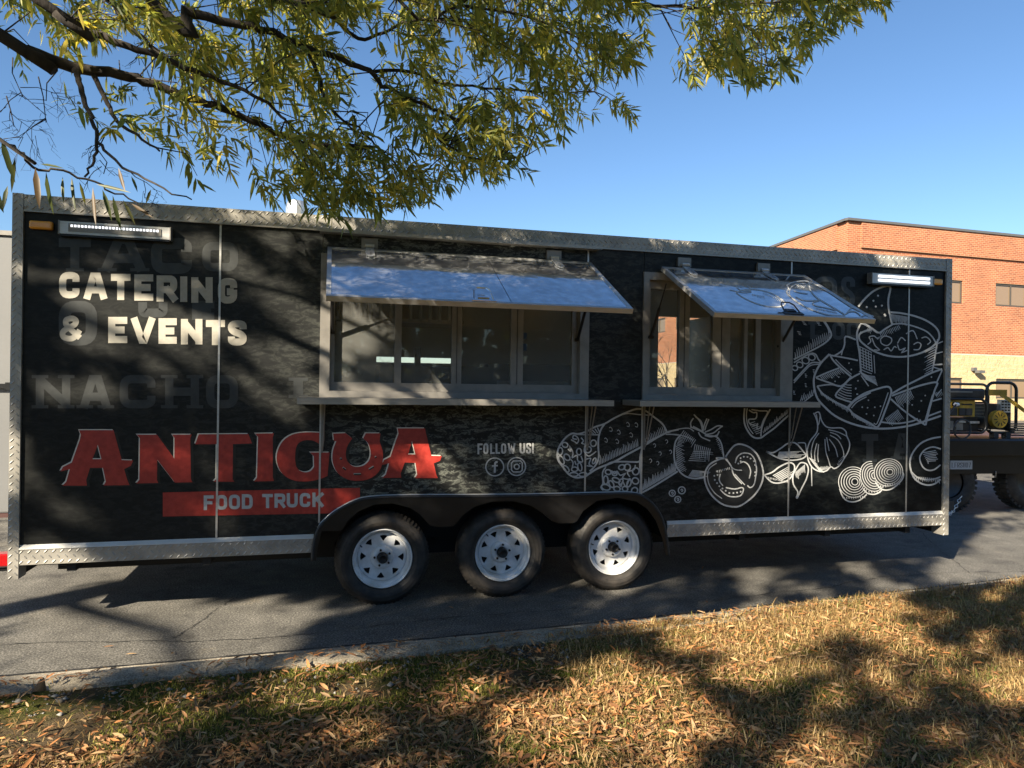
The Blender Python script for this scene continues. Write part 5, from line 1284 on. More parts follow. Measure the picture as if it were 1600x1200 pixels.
def twigs(P, d, k, Lm, spread=.26, tint=None):
    """k leaves spread in fans along each twig from P in direction d"""
    n = len(P); t = RNG.beta(2.2, 1.1, (n, k))
    B = P[:, None, :] + d[:, None, :] * (t * spread)[..., None]
    B[..., 2] -= .10 * (t * spread) ** 2 / spread
    rad = rand_dirs(n * k).reshape(n, k, 3); rad -= (rad * d[:, None, :]).sum(-1, keepdims=True) * d[:, None, :]
    Dr = unit(unit(rad) * .85 + d[:, None, :] * (.25 + .75 * t[..., None]) + np.array([0, 0, -.13])).reshape(-1, 3)
    Nn = unit(np.array([0, 0, 1.0]) + .8 * RNG.normal(size=(n * k, 3)))
    L = Lm * RNG.uniform(.5, 1.25, n * k); Wd = L * RNG.uniform(.15, .27, n * k)
    base = RNG.choice(len(OLIVE), (n, 1), p=[.26, .24, .18, .14, .10, .055, .025]); idx = np.where(RNG.random((n, k)) < .68, base, RNG.choice(len(OLIVE), (n, k), p=[.24, .22, .16, .16, .10, .08, .04]))
    C = OLIVE[idx].reshape(-1, 3) * RNG.uniform(.75, 1.45, (n * k, 1))
    return leaf_mesh(B.reshape(-1, 3), Dr, Nn, L, Wd, RNG.uniform(-.08, .38, n * k), C)

# ------------------------------------------------------------------ the overhanging oak
TB = Vector((-8.6, 0.2, 0.0))
oak = tag(empty('willow_oak_tree', TB), 'large oak whose leafy limbs hang into the top left of the view', 'tree')
OI = Matrix.Translation(-TB)
def oakpart(o):
    o.parent = oak; o.matrix_parent_inverse = OI; return o
def branch(pts, r0, r1, name='limb', n=8, jit=.0):
    pts = [Vector(p) for p in pts]
    P = []
    for i in range(len(pts) - 1):
        p0 = pts[max(0, i - 1)]; p1 = pts[i]; p2 = pts[i + 1]; p3 = pts[min(len(pts) - 1, i + 2)]
        for t in range(4):
            t /= 4; P.append(.5 * ((2 * p1) + (p2 - p0) * t + (2 * p0 - 5 * p1 + 4 * p2 - p3) * t * t + (3 * p1 - p0 - 3 * p2 + p3) * t ** 3))
    P.append(pts[-1]); m = len(P)
    P = [p + Vector((random.gauss(0, jit), random.gauss(0, jit), random.gauss(0, jit))) for p in P]
    return P, [r0 + (r1 - r0) * i / (m - 1) for i in range(m)]
tp_, tr_ = branch([(-8.6, .2, -.1), (-8.58, .22, 1.0), (-8.5, .2, 2.6), (-8.6, .1, 5.0), (-8.4, .2, 8.5), (-8.5, .1, 11)], .34, .05)
tr_ = [r * (1 + .5 * math.exp(-i * .9)) for i, r in enumerate(tr_)]
oakpart(MB().tube(tp_, tr_, 14).build('trunk', 'bark', None, True))
SAMP = []     # points along limbs, for the twigs to grow from
def limb_px(px, r0, r1, y0, y1, root=None):
    if y0 > 3: y0 -= .35; y1 -= .40
    n = len(px); pts = [at_y(u, v, y0 + (y1 - y0) * i / (n - 1)) for i, (u, v) in enumerate(px)]
    if root: pts = [Vector(p) for p in root] + pts
    P, R = branch(pts, r0 * .92, r1 * .95, jit=.004)
    oakpart(MB().tube(P, R, 8).build('limb', 'bark', None, True)); SAMP.extend(P)
limb_px([(0, 56), (45, 80), (115, 104), (187, 117), (240, 133), (307, 157), (360, 173), (400, 192), (440, 212), (480, 224), (540, 226)], .034, .008, 3.5, 4.0, [(-8.5, .2, 5.6), (-5.8, 1.7, 5.0), (-3.4, 2.6, 4.0)])
limb_px([(60, -6), (85, 22), (130, 45), (190, 68), (240, 86), (290, 106), (330, 120), (400, 150), (450, 190)], .024, .006, 3.3, 3.5, [(-5.8, 1.7, 5.1), (-3.4, 2.4, 4.4)])
limb_px([(225, -8), (290, 18), (350, 33), (410, 45), (479, 75), (536, 93), (578, 113), (608, 138), (650, 159), (701, 180), (745, 195)], .028, .006, 3.4, 3.9, [(-8.4, .2, 6.2), (-5.0, 1.6, 5.5), (-2.4, 2.5, 4.6)])
limb_px([(165, -8), (195, 30), (225, 62), (265, 97), (310, 130), (350, 170)], .016, .005, 3.7, 3.9)
limb_px([(118, 106), (124, 130), (132, 160), (146, 190), (151, 220), (147, 250), (134, 276)], .014, .004, 3.56, 3.5)
limb_px([(148, 118), (165, 160), (185, 190), (215, 212), (250, 235)], .012, .004, 3.6, 3.5)
limb_px([(150, 222), (190, 260), (240, 285), (300, 312)], .007, .0025, 3.5, 3.3)
limb_px([(578, 113), (640, 112), (700, 132), (780, 137), (870, 145), (930, 142)], .010, .004, 3.8, 4.0)
limb_px([(410, -6), (480, 10), (530, 35), (560, 60), (600, 52), (640, 32), (700, 28)], .014, .005, 3.6, 3.8)
limb_px([(479, 75), (500, 130), (520, 175), (560, 200), (600, 240), (650, 280)], .010, .003, 3.7, 3.7)
limb_px([(620, -6), (720, 10), (820, 25), (900, 60), (960, 110)], .012, .003, 3.6, 3.9, [(-2.4, 2.5, 4.6), (-.4, 2.8, 4.4)])
limb_px([(980, -8), (1080, 12), (1150, 30), (1190, 70), (1200, 110)], .012, .003, 3.7, 3.9, [(-.4, 3.0, 4.2), (1.2, 3.3, 4.0)])
limb_px([(1080, 12), (1180, 5), (1270, 0), (1360, -4)], .008, .003, 3.75, 3.8)
limb_px([(620, 145), (660, 190), (700, 230), (760, 250), (820, 245)], .008, .003, 3.7, 3.8)
limb_px([(-30, 205), (10, 225), (35, 242), (60, 262), (110, 274), (160, 290), (200, 312), (235, 335)], .0050, .0018, 1.75, 1.95, [(-3.4, 2.9, 3.25), (-2.2, 2.2, 2.9)])
for i in range(7):      # upper limbs, above the view
    a = random.uniform(-2.9, -1.2); L = random.uniform(4, 7.5); z0 = random.uniform(3.5, 7)
    e = Vector((-8.5 + L * math.cos(a), .2 + L * math.sin(a) * .8, z0 + random.uniform(.5, 2.2)))
    q_ = to_px(e)
    if q_ and e.y > .5 and q_[1] > -150: continue
    P, R = branch([(-8.5, .2, z0), Vector((-8.5, .2, z0)).lerp(e, .5) + Vector((0, 0, .5)), e], .06, .012, jit=.02)
    if any((lambda s: s and -20 < s[0] < 1620 and s[1] > -20)(to_px(p)) for p in P): continue
    oakpart(MB().tube(P, R, 7).build('limb', 'bark', None, True))

MASK_A = [(90, -60), (1010, -60), (1008, 60), (985, 105), (1000, 150), (965, 195), (925, 180), (880, 180), (866, 240), (835, 262), (790, 285), (740, 280), (705, 262), (690, 300), (650, 310), (610, 325), (560, 335), (520, 348), (470, 330), (445, 300), (405, 322), (350, 330), (320, 300), (290, 262), (235, 225), (170, 215), (110, 180), (60, 150), (0, 110), (-40, 60), (-40, -60)]
MASK_B = [(1062, -60), (1400, -60), (1380, 5), (1330, 25), (1280, 48), (1255, 75), (1235, 108), (1205, 128), (1165, 115), (1140, 130), (1100, 100), (1082, 128), (1066, 118), (1088, 70)]
def fol_prob(u, v):
    p = np.zeros(u.shape)
    a = inside(MASK_A, u, v); p[a] = 1.0
    p[a & (u < 360) & (v > 120)] = .34
    p[a & (u < 240) & (v > 60)] = .22
    p[a & (u < 120)] *= .6
    p[a & (u > 620) & (u < 720) & (v > 60) & (v < 150)] *= .75
    p[inside(MASK_B, u, v)] = .95
    return p
def vnoise_px(seed, cw, ch_):
    r = np.random.default_rng(seed); g_ = r.random((int(1600 / ch_) + 40, int(2400 / cw) + 40))
    def f(u, v):
        x = (u + 400) / cw; y = (v + 200) / ch_; x = np.clip(x, 0, g_.shape[1] - 2.001); y = np.clip(y, 0, g_.shape[0] - 2.001)
        i, j = y.astype(int), x.astype(int); a, b = x - j, y - i; a = a * a * (3 - 2 * a); b = b * b * (3 - 2 * b)
        return (g_[i, j] * (1 - a) + g_[i, j + 1] * a) * (1 - b) + (g_[i + 1, j] * (1 - a) + g_[i + 1, j + 1] * a) * b
    return f
# hanging foliage in view: twigs at many depths, grouped in clumps
nf = vnoise_px(3, 46, 34)
nC = 9500; u = RNG.uniform(-60, 1420, nC); v = RNG.uniform(-70, 360, nC)
pr = fol_prob(u, v + np.where(u < 1000, 10, 2)) * np.where(u > 1040, 1.0, np.clip((nf(u, v) - .30) * 3.0, .05, 1.0))
keep = RNG.random(nC) < pr * .58; u, v = u[keep], v[keep]
dep = RNG.uniform(2.9, 4.25, len(u)); dep = np.where(v > 215, RNG.uniform(3.1, 4.0, len(u)), dep)
rays = rv[None] * ((u - 800) / F_PX)[:, None] + uv_[None] * ((600 - v) / F_PX)[:, None] + fv[None]
PV = camv + rays * (dep / rays[:, 1])[:, None]
dV = unit(np.stack([RNG.normal(.55, .5, len(u)), RNG.normal(.0, .5, len(u)), RNG.normal(-.38, .38, len(u))], 1))
PV = PV - dV * .14
V1, F1, C1 = twigs(PV, dV, 14, .070, .21)

# unseen foliage above and behind the view, clumps and gaps shaped for their shade
LIT = [([(60, 335), (340, 340), (500, 470), (500, 640), (330, 600), (80, 545)], .34), ([(215, 335), (325, 340), (500, 468), (500, 540)], 1.0), ([(80, 418), (230, 425), (420, 530), (400, 575), (80, 470)], 1.0), ([(90, 495), (200, 500), (330, 560), (300, 585), (90, 540)], .8), ([(30, 560), (340, 600), (470, 690), (470, 855), (30, 860)], .10), ([(330, 540), (500, 540), (500, 660), (330, 650)], .66),
       ([(500, 585), (745, 585), (745, 632), (500, 632)], .72), ([(210, 668), (480, 668), (480, 770), (210, 770)], .42), ([(250, 762), (570, 758), (570, 806), (250, 810)], .62), ([(545, 690), (890, 688), (890, 775), (545, 778)], .92),
       ([(35, 845), (490, 835), (490, 882), (35, 892)], .66), ([(515, 780), (1040, 780), (1040, 925), (515, 945)], .45), ([(1000, 690), (1265, 690), (1265, 775), (1000, 835)], .33), ([(1265, 640), (1490, 640), (1490, 800), (1265, 800)], .10),
       ([(1040, 800), (1480, 795), (1480, 840), (1040, 850)], .34), ([(15, 295), (720, 345), (720, 378), (15, 338)], .5), ([(490, 380), (990, 400), (1000, 495), (490, 475)], .35), ([(1025, 415), (1260, 430), (1380, 505), (1100, 500)], .22),
       ([(920, 370), (1500, 390), (1500, 640), (920, 640)], .0), ([(720, 335), (1520, 390), (1520, 430), (720, 388)], .0), ([(-160, 1040), (430, 1008), (430, 1032), (-160, 1082)], .6), ([(-160, 882), (560, 932), (420, 1020), (-160, 1070)], .80), ([(460, 930), (1100, 895), (1100, 965), (600, 1012), (470, 1015)], .13), ([(1100, 850), (1760, 820), (1760, 912), (1100, 952)], .22),
       ([(-160, 1092), (330, 1085), (280, 1210), (-160, 1210)], .74), ([(800, 1085), (1100, 1055), (1180, 1130), (1100, 1210), (810, 1210)], .80), ([(1020, 950), (1430, 925), (1410, 1000), (1050, 1030)], .85), ([(1390, 975), (1760, 950), (1760, 1135), (1420, 1120)], .6), ([(420, 1125), (800, 1095), (810, 1210), (410, 1210)], .45), ([(1250, 1120), (1500, 1120), (1480, 1210), (1250, 1210)], .35)]
def lit_fraction(u, v):
    f = np.full(u.shape, .10); f[v > 930] = .20; f[v > 1010] = .42
    for poly, k in LIT: f[inside(poly, u, v)] = k
    return np.where(f > .7, 1.01, f * 1.2)
na, nb = vnoise_px(21, 105, 62), vnoise_px(22, 46, 30)
na2, nb2 = vnoise_px(31, 72, 30), vnoise_px(32, 30, 14)
def dapple(u, v):
    x = np.where(v > 900, .5 * na2(u, v) + .5 * nb2(u, v), .66 * na(u, v) + .34 * nb(u, v)); return np.clip((x - .5) / .155 * .5 + .5, 0, 1)     # roughly even 0..1
nC = 17000; u = RNG.uniform(-160, 1760, nC); v = RNG.uniform(290, 1215, nC)
u = np.concatenate([u, RNG.uniform(930, 1520, 5000), RNG.uniform(440, 1700, 4500)]); v = np.concatenate([v, RNG.uniform(330, 680, 5000), RNG.uniform(850, 1010, 4500)])
keep = dapple(u, v) > lit_fraction(u, v); u, v = u[keep], v[keep]
rays = rv[None] * ((u - 800) / F_PX)[:, None] + uv_[None] * ((600 - v) / F_PX)[:, None] + fv[None]
Sw = camv + rays * (5.0 / rays[:, 1])[:, None]
Sg = camv + rays * ((.08 - camv[2]) / np.minimum(-1e-3, rays[:, 2]))[:, None]
onw = (Sw[:, 2] > .36) & (Sw[:, 2] < 2.75) & (Sw[:, 0] > -2.0) & (Sw[:, 0] < 5.3)
ok = onw | ((rays[:, 2] < -.05) & (Sg[:, 1] < 14))
S = np.where(onw[:, None], Sw, Sg)[ok]
gu = RNG.uniform(1470, 1640, 1300); gv_ = RNG.uniform(560, 800, 1300); gr = rv[None] * ((gu - 800) / F_PX)[:, None] + uv_[None] * ((600 - gv_) / F_PX)[:, None] + fv[None]  # extra unseen clumps added to keep the generator in shade
S = np.concatenate([S, camv + gr * (7.4 / gr[:, 1])[:, None]])
nrm = -sunv / -sunv[2] if False else -sunv / (-sunv[2])
hgt = RNG.uniform(3.9, 6.8, len(S)); PS = S + (-sunv) * ((hgt - S[:, 2]) / (-sunv[2]))[:, None]
pu, pv, pw_ = project(PS); infr = (pw_ > .2) & (pu > -60) & (pu < 1660) & (pv > -45) & (pv < 1300)
PS = PS[~infr]
def shades_view(P):          # would this clump put the foliage in view into shade?
    t = (3.55 - P[:, 1]) / sunv[1]; Q = P + sunv * t[:, None]; a, b, c = project(Q); return (t > 0) & (c > .3) & (fol_prob(a, b) > .2) & (a > 120) & (dapple(a * 1.7 + 300, b * 1.7) > .06)
PS = PS[~shades_view(PS)]
dS = unit(np.stack([RNG.normal(.2, .7, len(PS)), RNG.normal(0, .7, len(PS)), RNG.normal(-.3, .4, len(PS))], 1))
V2, F2, C2 = twigs(PS - dS * .06, dS, 17, .092, .13)
print('twigs in view', len(PV), 'above', len(PS))
# the crown's own outer mass, left of and behind the camera
nO = 2600; PO = unit(RNG.normal(size=(nO, 3))) * RNG.uniform(.55, 1.0, (nO, 1)) ** .5 * np.array([6.5, 5.0, 3.6]) + np.array([-8.2, -.5, 7.6])
lu, lv, lw = project(PO); 
tt_ = (PO[:, 2] - .1) / (-sunv[2]); LG = PO + sunv * tt_[:, None]; tw_ = (5.0 - PO[:, 1]) / sunv[1]; LW = PO + sunv * tw_[:, None]
usew = (LW[:, 2] > .1) & (LW[:, 0] > -2) & (LW[:, 0] < 5.3); L_ = np.where(usew[:, None], LW, LG)
au, av_, aw_ = project(L_); seen = (aw_ > .2) & (au > -160) & (au < 1760) & (av_ > 280) & (av_ < 1215)
bad = ((lw > .2) & (lu > -60) & (lu < 1660) & (lv > -45)) | seen
PO = PO[~(bad | shades_view(PO))]; dO = rand_dirs(len(PO)); V3, F3, C3 = twigs(PO, dO, 9, .16, .35)
Vc = np.concatenate([V1, V2, V3]); Fc_ = np.concatenate([F1, F2 + len(V1), F3 + len(V1) + len(V2)]); Cc = np.concatenate([C1, C2, C3])
crown = oakpart(np_mesh('crown', Vc, Fc_, 'leaf', Cc)); crown['kind'] = 'stuff'
# fine twigs to the foliage in view
SP = np.array([tuple(p) for p in SAMP]); tw = MB()
for i in range(0, len(PV), 3):
    d = np.linalg.norm(SP - PV[i], axis=1); j = d.argmin()
    if d[j] > .55: continue
    a = Vector(SP[j]); b = Vector(PV[i] + dV[i] * .2); m_ = a.lerp(b, .5) + Vector((random.gauss(0, .04), random.gauss(0, .04), random.uniform(.0, .08)))
    tw.tube([a, m_, b], [.0032, .0022, .0012], 4, caps=False)
r_ = random.Random(5)
def bare(p, d, L, r, depth):
    q = p + d * L; m_ = p.lerp(q, .5) + Vector((r_.gauss(0, .012), r_.gauss(0, .012), r_.gauss(0, .012))); tw.tube([p, m_, q], [r, r * .8, r * .6], 4, caps=False)
    if depth:
        for k in range(r_.choice((2, 2, 3))):
            nd = (d + Vector((r_.gauss(0, .55), r_.gauss(0, .35), r_.gauss(-.1, .5)))).normalized(); bare(p.lerp(q, r_.uniform(.4, 1)), nd, L * .7, r * .65, depth - 1)
for (u0, v0, u1, v1) in ((20, 90, 45, 190), (60, 120, 80, 240), (10, 150, 30, 230), (150, 230, 170, 300), (200, 265, 250, 300), (90, 110, 60, 190), (170, 200, 130, 260), (230, 60, 210, 130)):
    p = at_y(u0, v0, 3.4); q = at_y(u1, v1, 3.35); bare(p, (q - p).normalized(), (q - p).length * .6, .003, 3)
to = oakpart(tw.build('twigs', 'bark', None, True)); to['kind'] = 'stuff'
# the big leaves hanging nearest the lens, one by one
HANG = [(2, 215, 24, 285, 15), (24, 245, 18, 300, 10), (55, 262, 62, 326, 14), (72, 268, 84, 335, 17), (98, 276, 100, 318, 10), (112, 276, 118, 330, 10), (124, 284, 134, 322, 8), (145, 292, 150, 352, 9), (160, 296, 175, 345, 10), (150, 288, 205, 300, 8), (176, 305, 190, 362, 11), (192, 312, 212, 352, 8), (205, 318, 240, 340, 8), (62, 256, 100, 262, 7), (-6, 300, 6, 332, 13), (12, 290, 4, 330, 10), (236, 296, 228, 318, 7), (185, 262, 196, 300, 9), (205, 275, 215, 300, 8)]
NEAR_C = [(.060, .075, .026), (.085, .085, .030), (.12, .075, .035), (.075, .09, .028), (.10, .11, .035)]
for i, (u0, v0, u1, v1, wpx) in enumerate(HANG):
    y = 1.78 + .02 * (i % 7); a = at_y(u0, v0, y); b = at_y(u1, v1, y + random.uniform(-.04, .05)); L = (b - a).length
    dr = np.array([(b - a).normalized()]); nn = np.array([[random.gauss(0, .35), -1, random.gauss(.15, .3)]])
    Vv, Ff, Cv = leaf_mesh(np.array([a]), dr, unit(nn), np.array([L]), np.array([wpx / F_PX * 1.25]), np.array([.02]), np.array([NEAR_C[i % 5]]))
    oakpart(np_mesh('leaf', Vv, Ff, 'leaf', Cv, smooth=True))

# ------------------------------------------------------------------ plants beyond the trailer, seen through the narrow window
def leafy(name, c, rad, n, size, pal, label, cat, stems=6, seed=1):
    r = np.random.default_rng(seed); o = tag(empty(name, (c[0], c[1], 0)), label, cat)
    P = unit(r.normal(size=(n, 3))) * r.uniform(.2, 1, (n, 1)) ** .45 * np.array(rad) + np.array([0, 0, c[2]]); P[:, 2] = np.maximum(.1, P[:, 2])
    pal = np.array(pal); C = pal[r.integers(0, len(pal), n)] * r.uniform(.7, 1.25, (n, 1))
    Vv, Ff, Cv = leaf_mesh(P, unit(r.normal(size=(n, 3)) + np.array([0, 0, .3])), unit(r.normal(size=(n, 3)) + np.array([0, -.3, .6])), size * r.uniform(.6, 1.2, n), size * r.uniform(.4, .6, n), np.full(n, .1), C)
    k = np_mesh('crown', Vv, Ff, 'leaf', Cv, o); k['kind'] = 'stuff'
    for i in range(stems):
        a = 6.28 * i / stems; MB().tube([(.1 * math.cos(a), .1 * math.sin(a), 0), (rad[0] * .4 * math.cos(a), rad[1] * .4 * math.sin(a), c[2]), (rad[0] * .7 * math.cos(a), rad[1] * .7 * math.sin(a), c[2] + rad[2] * .6)], [.03, .02, .008], 6).build('stem', 'bark', o)
    return o
p = at_y(1094, 605, 14.0)
leafy('shrub', (p.x + .25, 14.0, 1.0), (.75, .7, 1.0), 1500, .13, [(.12, .14, .03), (.20, .20, .05), (.09, .12, .03)], 'leafy yellow-green shrub seen through the narrow window', 'shrub', seed=4)
sp = tag(empty('bare_sapling', (at_y(1050, 600, 12.5).x, 12.5, 0)), 'bare sapling with thin twigs seen through the narrow window', 'sapling')
r_ = random.Random(9); tw = MB(); bx_ = sp.location.x
def bare2(p, d, L, r, depth):
    q = p + d * L; tw.tube([p, q], [r, r * .7], 5, caps=False)
    if depth:
        for k in range(3): bare2(p.lerp(q, r_.uniform(.35, 1)), (d + Vector((r_.gauss(0, .6), r_.gauss(0, .4), r_.gauss(.1, .3)))).normalized(), L * .68, r * .6, depth - 1)
MB().tube([(0, 0, 0), (.05, 0, .7), (.0, 0, 1.1)], [.035, .028, .022], 7).build('trunk', 'bark', sp)
bare2(Vector((0, 0, 1.0)), Vector((-.2, 0, 1)).normalized(), .8, .018, 4); bare2(Vector((0, 0, .9)), Vector((.45, 0, 1)).normalized(), .8, .016, 4)
k = tw.build('branches', 'bark', sp); k['kind'] = 'stuff'

# a wood behind the viewer, dark in reflections
nW = 15000; xw = RNG.uniform(-45, 45, nW); zw = RNG.beta(1.2, 1.5, nW) * (6.5 + 2.0 * np.sin(xw * .35) + 1.2 * np.sin(xw * .9 + 1)); yw = -19 - 3 * RNG.random(nW) - 1.5 * np.sin(xw * .5)
PW = np.stack([xw, yw, zw + .1], 1); Cw = np.array([[.05, .065, .02], [.075, .085, .025], [.10, .085, .03]])[RNG.integers(0, 3, nW)]
Vv, Ff, Cv = leaf_mesh(PW, unit(RNG.normal(size=(nW, 3))), unit(RNG.normal(size=(nW, 3)) + np.array([0, .8, .3])), RNG.uniform(.5, 1.1, nW), RNG.uniform(.4, .8, nW), np.full(nW, .1), Cw)
tag(np_mesh('distant_wood', Vv, Ff, 'leaf', Cv), 'dark mass of trees far behind the viewpoint', 'wood', kind='stuff')

# ------------------------------------------------------------------ grass, fallen leaves, gravel
def kerb_y_np(x):
    xc = np.clip(x, -6, 9); y = 4.0 + .04 * xc + .006 * xc * xc; return y + np.where(x > 9, (x - 9) * .148, 0) + np.where(x < -6, (x + 6) * -.032, 0)
def vnoise_np(x, y): return (np.sin(x * 1.7 + 1.3 * np.sin(y * 2.1)) + np.sin(y * 2.9 + .7 * x) + .6 * np.sin(5.1 * x + 3.3 * y) + .5 * np.sin(-4.3 * x + 6.7 * y)) / 3.1
def lawn_z_np(x, y):
    d = kerb_y_np(x) - KW - y
    return .075 + .05 * np.clip(d / .9, 0, 1) + .02 * np.clip((x - .5) / 3, 0, 1) + .022 * vnoise_np(x, y) * np.clip(d / .3, .15, 1)
def lawn_points(n, margin=.0, over=.0):
    x = RNG.uniform(-3.9, 10.5, n * 3); y = kerb_y_np(x) - KW + margin + over * np.clip((x - 1.2) / 1.6, 0, 1) * RNG.random(n * 3) - RNG.uniform(0, 3.0, n * 3)
    z = lawn_z_np(x, y); z = np.where(y > kerb_y_np(x) - KW, np.maximum(z, .108), z)
    P = np.stack([x, y, z], 1); u, v, w = project(P)
    P = P[(w > .3) & (u > -260) & (u < 1950) & (v < 1290)]
    return P[:n]
def patch(x, y, s, o): return .5 + .5 * np.sin(x * s + 2.1 * np.sin(y * s * .7 + o)) * np.sin(y * s * 1.3 + 1.7 * np.sin(x * s * .8 + o * 2))
P = lawn_points(330000, .03, .15)
dk = kerb_y_np(P[:, 0]) - KW - P[:, 1]
# thick at the right, thin among the leaf litter at the left, nearly bare beside the kerb at the left
dens = np.clip(.26 + .24 * (P[:, 0] - .2), .18, .85) * np.where((P[:, 0] < 1.2) & (dk < .75), .22, 1.0) * np.clip(.35 + patch(P[:, 0], P[:, 1], 3.1, .4), .3, 1)
P = P[RNG.random(len(P)) < dens]; n = len(P)
h = RNG.uniform(.020, .075, n) * (1 + .4 * (RNG.random(n) < .1)); az = RNG.uniform(0, 2 * np.pi, n); lean = np.radians(14 + RNG.beta(2.4, 1.3, n) * 72)
dr = np.stack([np.cos(az) * np.sin(lean), np.sin(az) * np.sin(lean), np.cos(lean)], 1); sd = np.stack([-np.sin(az), np.cos(az), np.zeros(n)], 1)
w_ = RNG.uniform(.0012, .0028, n)[:, None]; hh = h[:, None]
V = np.stack([P - sd * w_ - [0, 0, .004], P + sd * w_ - [0, 0, .004], P + dr * hh * .55 + sd * w_ * .8, P + dr * hh * .55 - sd * w_ * .8, P + dr * hh + np.array([0, 0, -.35]) * hh * np.sin(lean)[:, None]], 1).reshape(-1, 3)
Fi = (np.array([[0, 1, 2], [0, 2, 3], [3, 2, 4]])[None] + (np.arange(n) * 5)[:, None, None]).reshape(-1, 3)
STRAW = np.array([[.38, .25, .105], [.28, .175, .072], [.48, .35, .165], [.19, .12, .05], [.19, .185, .048], [.12, .145, .036]])
gp_ = patch(P[:, 0], P[:, 1], 4.3, 1.9); pg = np.where(gp_[:, None] > .62, np.array([[.24, .20, .16, .14, .18, .08]]), np.array([[.32, .24, .22, .18, .03, .01]]))
ci = (RNG.random(n)[:, None] > np.cumsum(pg, 1)).sum(1).clip(0, 5); C = STRAW[ci] * RNG.uniform(.7, 1.2, (n, 1))
tag(np_mesh('grass', V, Fi, 'grass', np.repeat(C, 5, 0)), 'dry straw-coloured lawn grass with green tufts', 'grass', kind='stuff')
# moss and short green growth along the kerb
P = lawn_points(150000); dk = kerb_y_np(P[:, 0]) - KW - P[:, 1]
P = P[(dk < 1.1 + .3 * np.sin(P[:, 0] * 3)) & (P[:, 0] > -.9) & (P[:, 0] < 2.6) & (patch(P[:, 0], P[:, 1], 5.0, .7) > .33)]; n = len(P)
az = RNG.uniform(0, 2 * np.pi, n); h = RNG.uniform(.008, .022, n)[:, None]; sd = np.stack([-np.sin(az), np.cos(az), np.zeros(n)], 1); dr = unit(np.stack([.6 * np.cos(az), .6 * np.sin(az), np.ones(n)], 1))
V = np.stack([P - sd * .0028, P + sd * .0028, P + dr * h], 1).reshape(-1, 3); C = np.array([[.14, .145, .022], [.10, .11, .018], [.20, .18, .034]])[RNG.integers(0, 3, n)] * RNG.uniform(.7, 1.2, (n, 1))
tag(np_mesh('moss', V, np.arange(3 * n).reshape(-1, 3), 'grass', np.repeat(C, 3, 0)), 'olive green moss patches beside the kerb', 'moss', kind='stuff')
# fallen leaves
nl = 24000; P = lawn_points(nl * 2, .09); dk = kerb_y_np(P[:, 0]) - KW - P[:, 1]
dl = np.clip(1.0 - .20 * (P[:, 0] - .6), .22, 1) * np.clip(.30 + patch(P[:, 0], P[:, 1], 2.7, 2.2), .25, 1.0) * np.where((dk < .7) & (P[:, 0] < 1.5), .35, 1.0)
kk = RNG.random(len(P)) < dl; P = P[kk][:nl]; dk_l = dk[kk][:nl]; n = len(P)
BROWN = np.array([[.32, .155, .065], [.40, .21, .095], [.25, .12, .055], [.44, .28, .14], [.17, .085, .042], [.34, .22, .12], [.48, .20, .070]])
az = RNG.uniform(0, 2 * np.pi, n); dr = unit(np.stack([np.cos(az), np.sin(az), RNG.normal(.10, .26, n)], 1)); nn = unit(np.array([0, 0, 1.0]) + .45 * RNG.normal(size=(n, 3)))
fl_ = dk_l < .03; dr[fl_, 2] = .02; dr = unit(dr); nn[fl_] = unit(np.array([0, 0, 1.0]) + .12 * RNG.normal(size=(int(fl_.sum()), 3)))
Lf = RNG.gamma(7, .0060, n).clip(.014, .072); Wf = Lf * RNG.uniform(.18, .30, n); C = BROWN[RNG.integers(0, 7, n)] * RNG.uniform(.65, 1.15, (n, 1))
P[:, 2] = np.where(dk_l < .0, np.maximum(P[:, 2], .114), P[:, 2]) + RNG.uniform(.003, .026, n)
uu, vv, ww_ = project(P); big = np.argsort(-(Lf / ww_) * ((uu > 0) & (uu < 1600) & (vv < 1200)))[:300]; rest = np.setdiff1d(np.arange(n), big)
Vv, Ff, Cv = leaf_mesh(P[rest], dr[rest], nn[rest], Lf[rest], Wf[rest], RNG.uniform(-.1, .25, len(rest)), C[rest])
tag(np_mesh('leaf_litter', Vv, Ff, 'litter', Cv), 'brown fallen oak leaves carpeting the lawn', 'leaf litter', kind='stuff')
protos = []
for k in range(21):
    Vv, Ff, Cv = leaf_mesh(np.array([[-.5, 0, 0.]]), np.array([[1., 0, 0]]), np.array([[0, .15 * math.sin(k), 1.]]), np.array([1.]), np.array([.19 + .10 * (k % 5) / 5]), np.array([-.05 + .3 * (k % 7) / 7]), np.array([BROWN[k % 7] * (.7 + .14 * (k // 7))]))
    o = np_mesh('fallen_leaf', Vv, Ff, 'litter', Cv); protos.append(o.data); bpy.data.objects.remove(o)
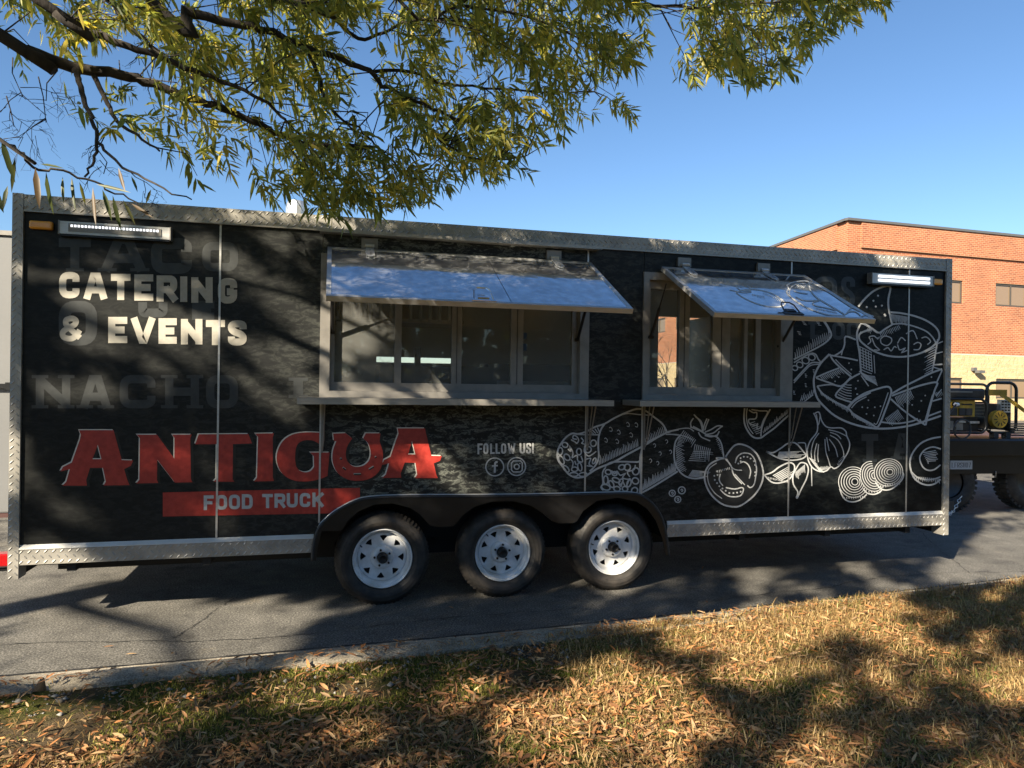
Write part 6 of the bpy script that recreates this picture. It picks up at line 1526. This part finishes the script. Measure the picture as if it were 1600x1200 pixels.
for j, i in enumerate(big):
    o = bpy.data.objects.new('fallen_leaf', protos[int(RNG.integers(0, 21))]); COL.objects.link(o)
    X = Vector(dr[i]); Z = Vector(nn[i]); Y = Z.cross(X).normalized(); Z = X.cross(Y)
    o.matrix_world = Matrix.Translation(Vector(P[i])) @ Matrix((X, Y, Z)).transposed().to_4x4() @ Matrix.Scale(float(Lf[i]), 4)
    tag(o, 'narrow brown fallen oak leaf lying on the dry grass', 'leaf', 'fallen leaves on the lawn')
# a few leaves blown onto the road and gutter
for j, (u, v) in enumerate(((170, 1010), (1104, 940), (1085, 890), (1098, 886), (705, 949), (205, 1021), (270, 1019))):
    p = at_z(u, v, .012); o = bpy.data.objects.new('fallen_leaf', protos[j * 2]); COL.objects.link(o)
    o.matrix_world = Matrix.Translation(p) @ Matrix.Rotation(j * 1.3, 4, 'Z') @ Matrix.Rotation(.15, 4, 'X') @ Matrix.Scale(.06, 4)
    tag(o, 'single brown leaf lying on the bare asphalt or gutter', 'leaf', 'leaves blown onto the road')
# gravel and crumbs beside the kerb
n = 1100; x = RNG.uniform(-2.2, 2.2, n); y = kerb_y_np(x) - KW - np.abs(RNG.normal(.12, .16, n)) + .01; s = RNG.gamma(2.0, .0030, n).clip(.002, .020)
P = np.stack([x, y, lawn_z_np(x, y) + s * .3], 1); R3 = RNG.uniform(.6, 1.3, (n, 6, 1)); oc = np.array([[1, 0, 0], [-1, 0, 0], [0, 1, 0], [0, -1, 0], [0, 0, .7], [0, 0, -.7]], float)
V = (P[:, None, :] + oc[None] * R3 * s[:, None, None]).reshape(-1, 3); f = np.array([[0, 2, 4], [2, 1, 4], [1, 3, 4], [3, 0, 4], [2, 0, 5], [1, 2, 5], [3, 1, 5], [0, 3, 5]])
C = np.array([[.17, .16, .145], [.13, .115, .095], [.24, .23, .21], [.10, .08, .06]])[RNG.integers(0, 4, n)]
tag(np_mesh('gravel', V, (f[None] + (np.arange(n) * 6)[:, None, None]).reshape(-1, 3), 'litter', np.repeat(C, 6, 0)), 'loose gravel and crumbs beside the kerb', 'gravel', kind='stuff')
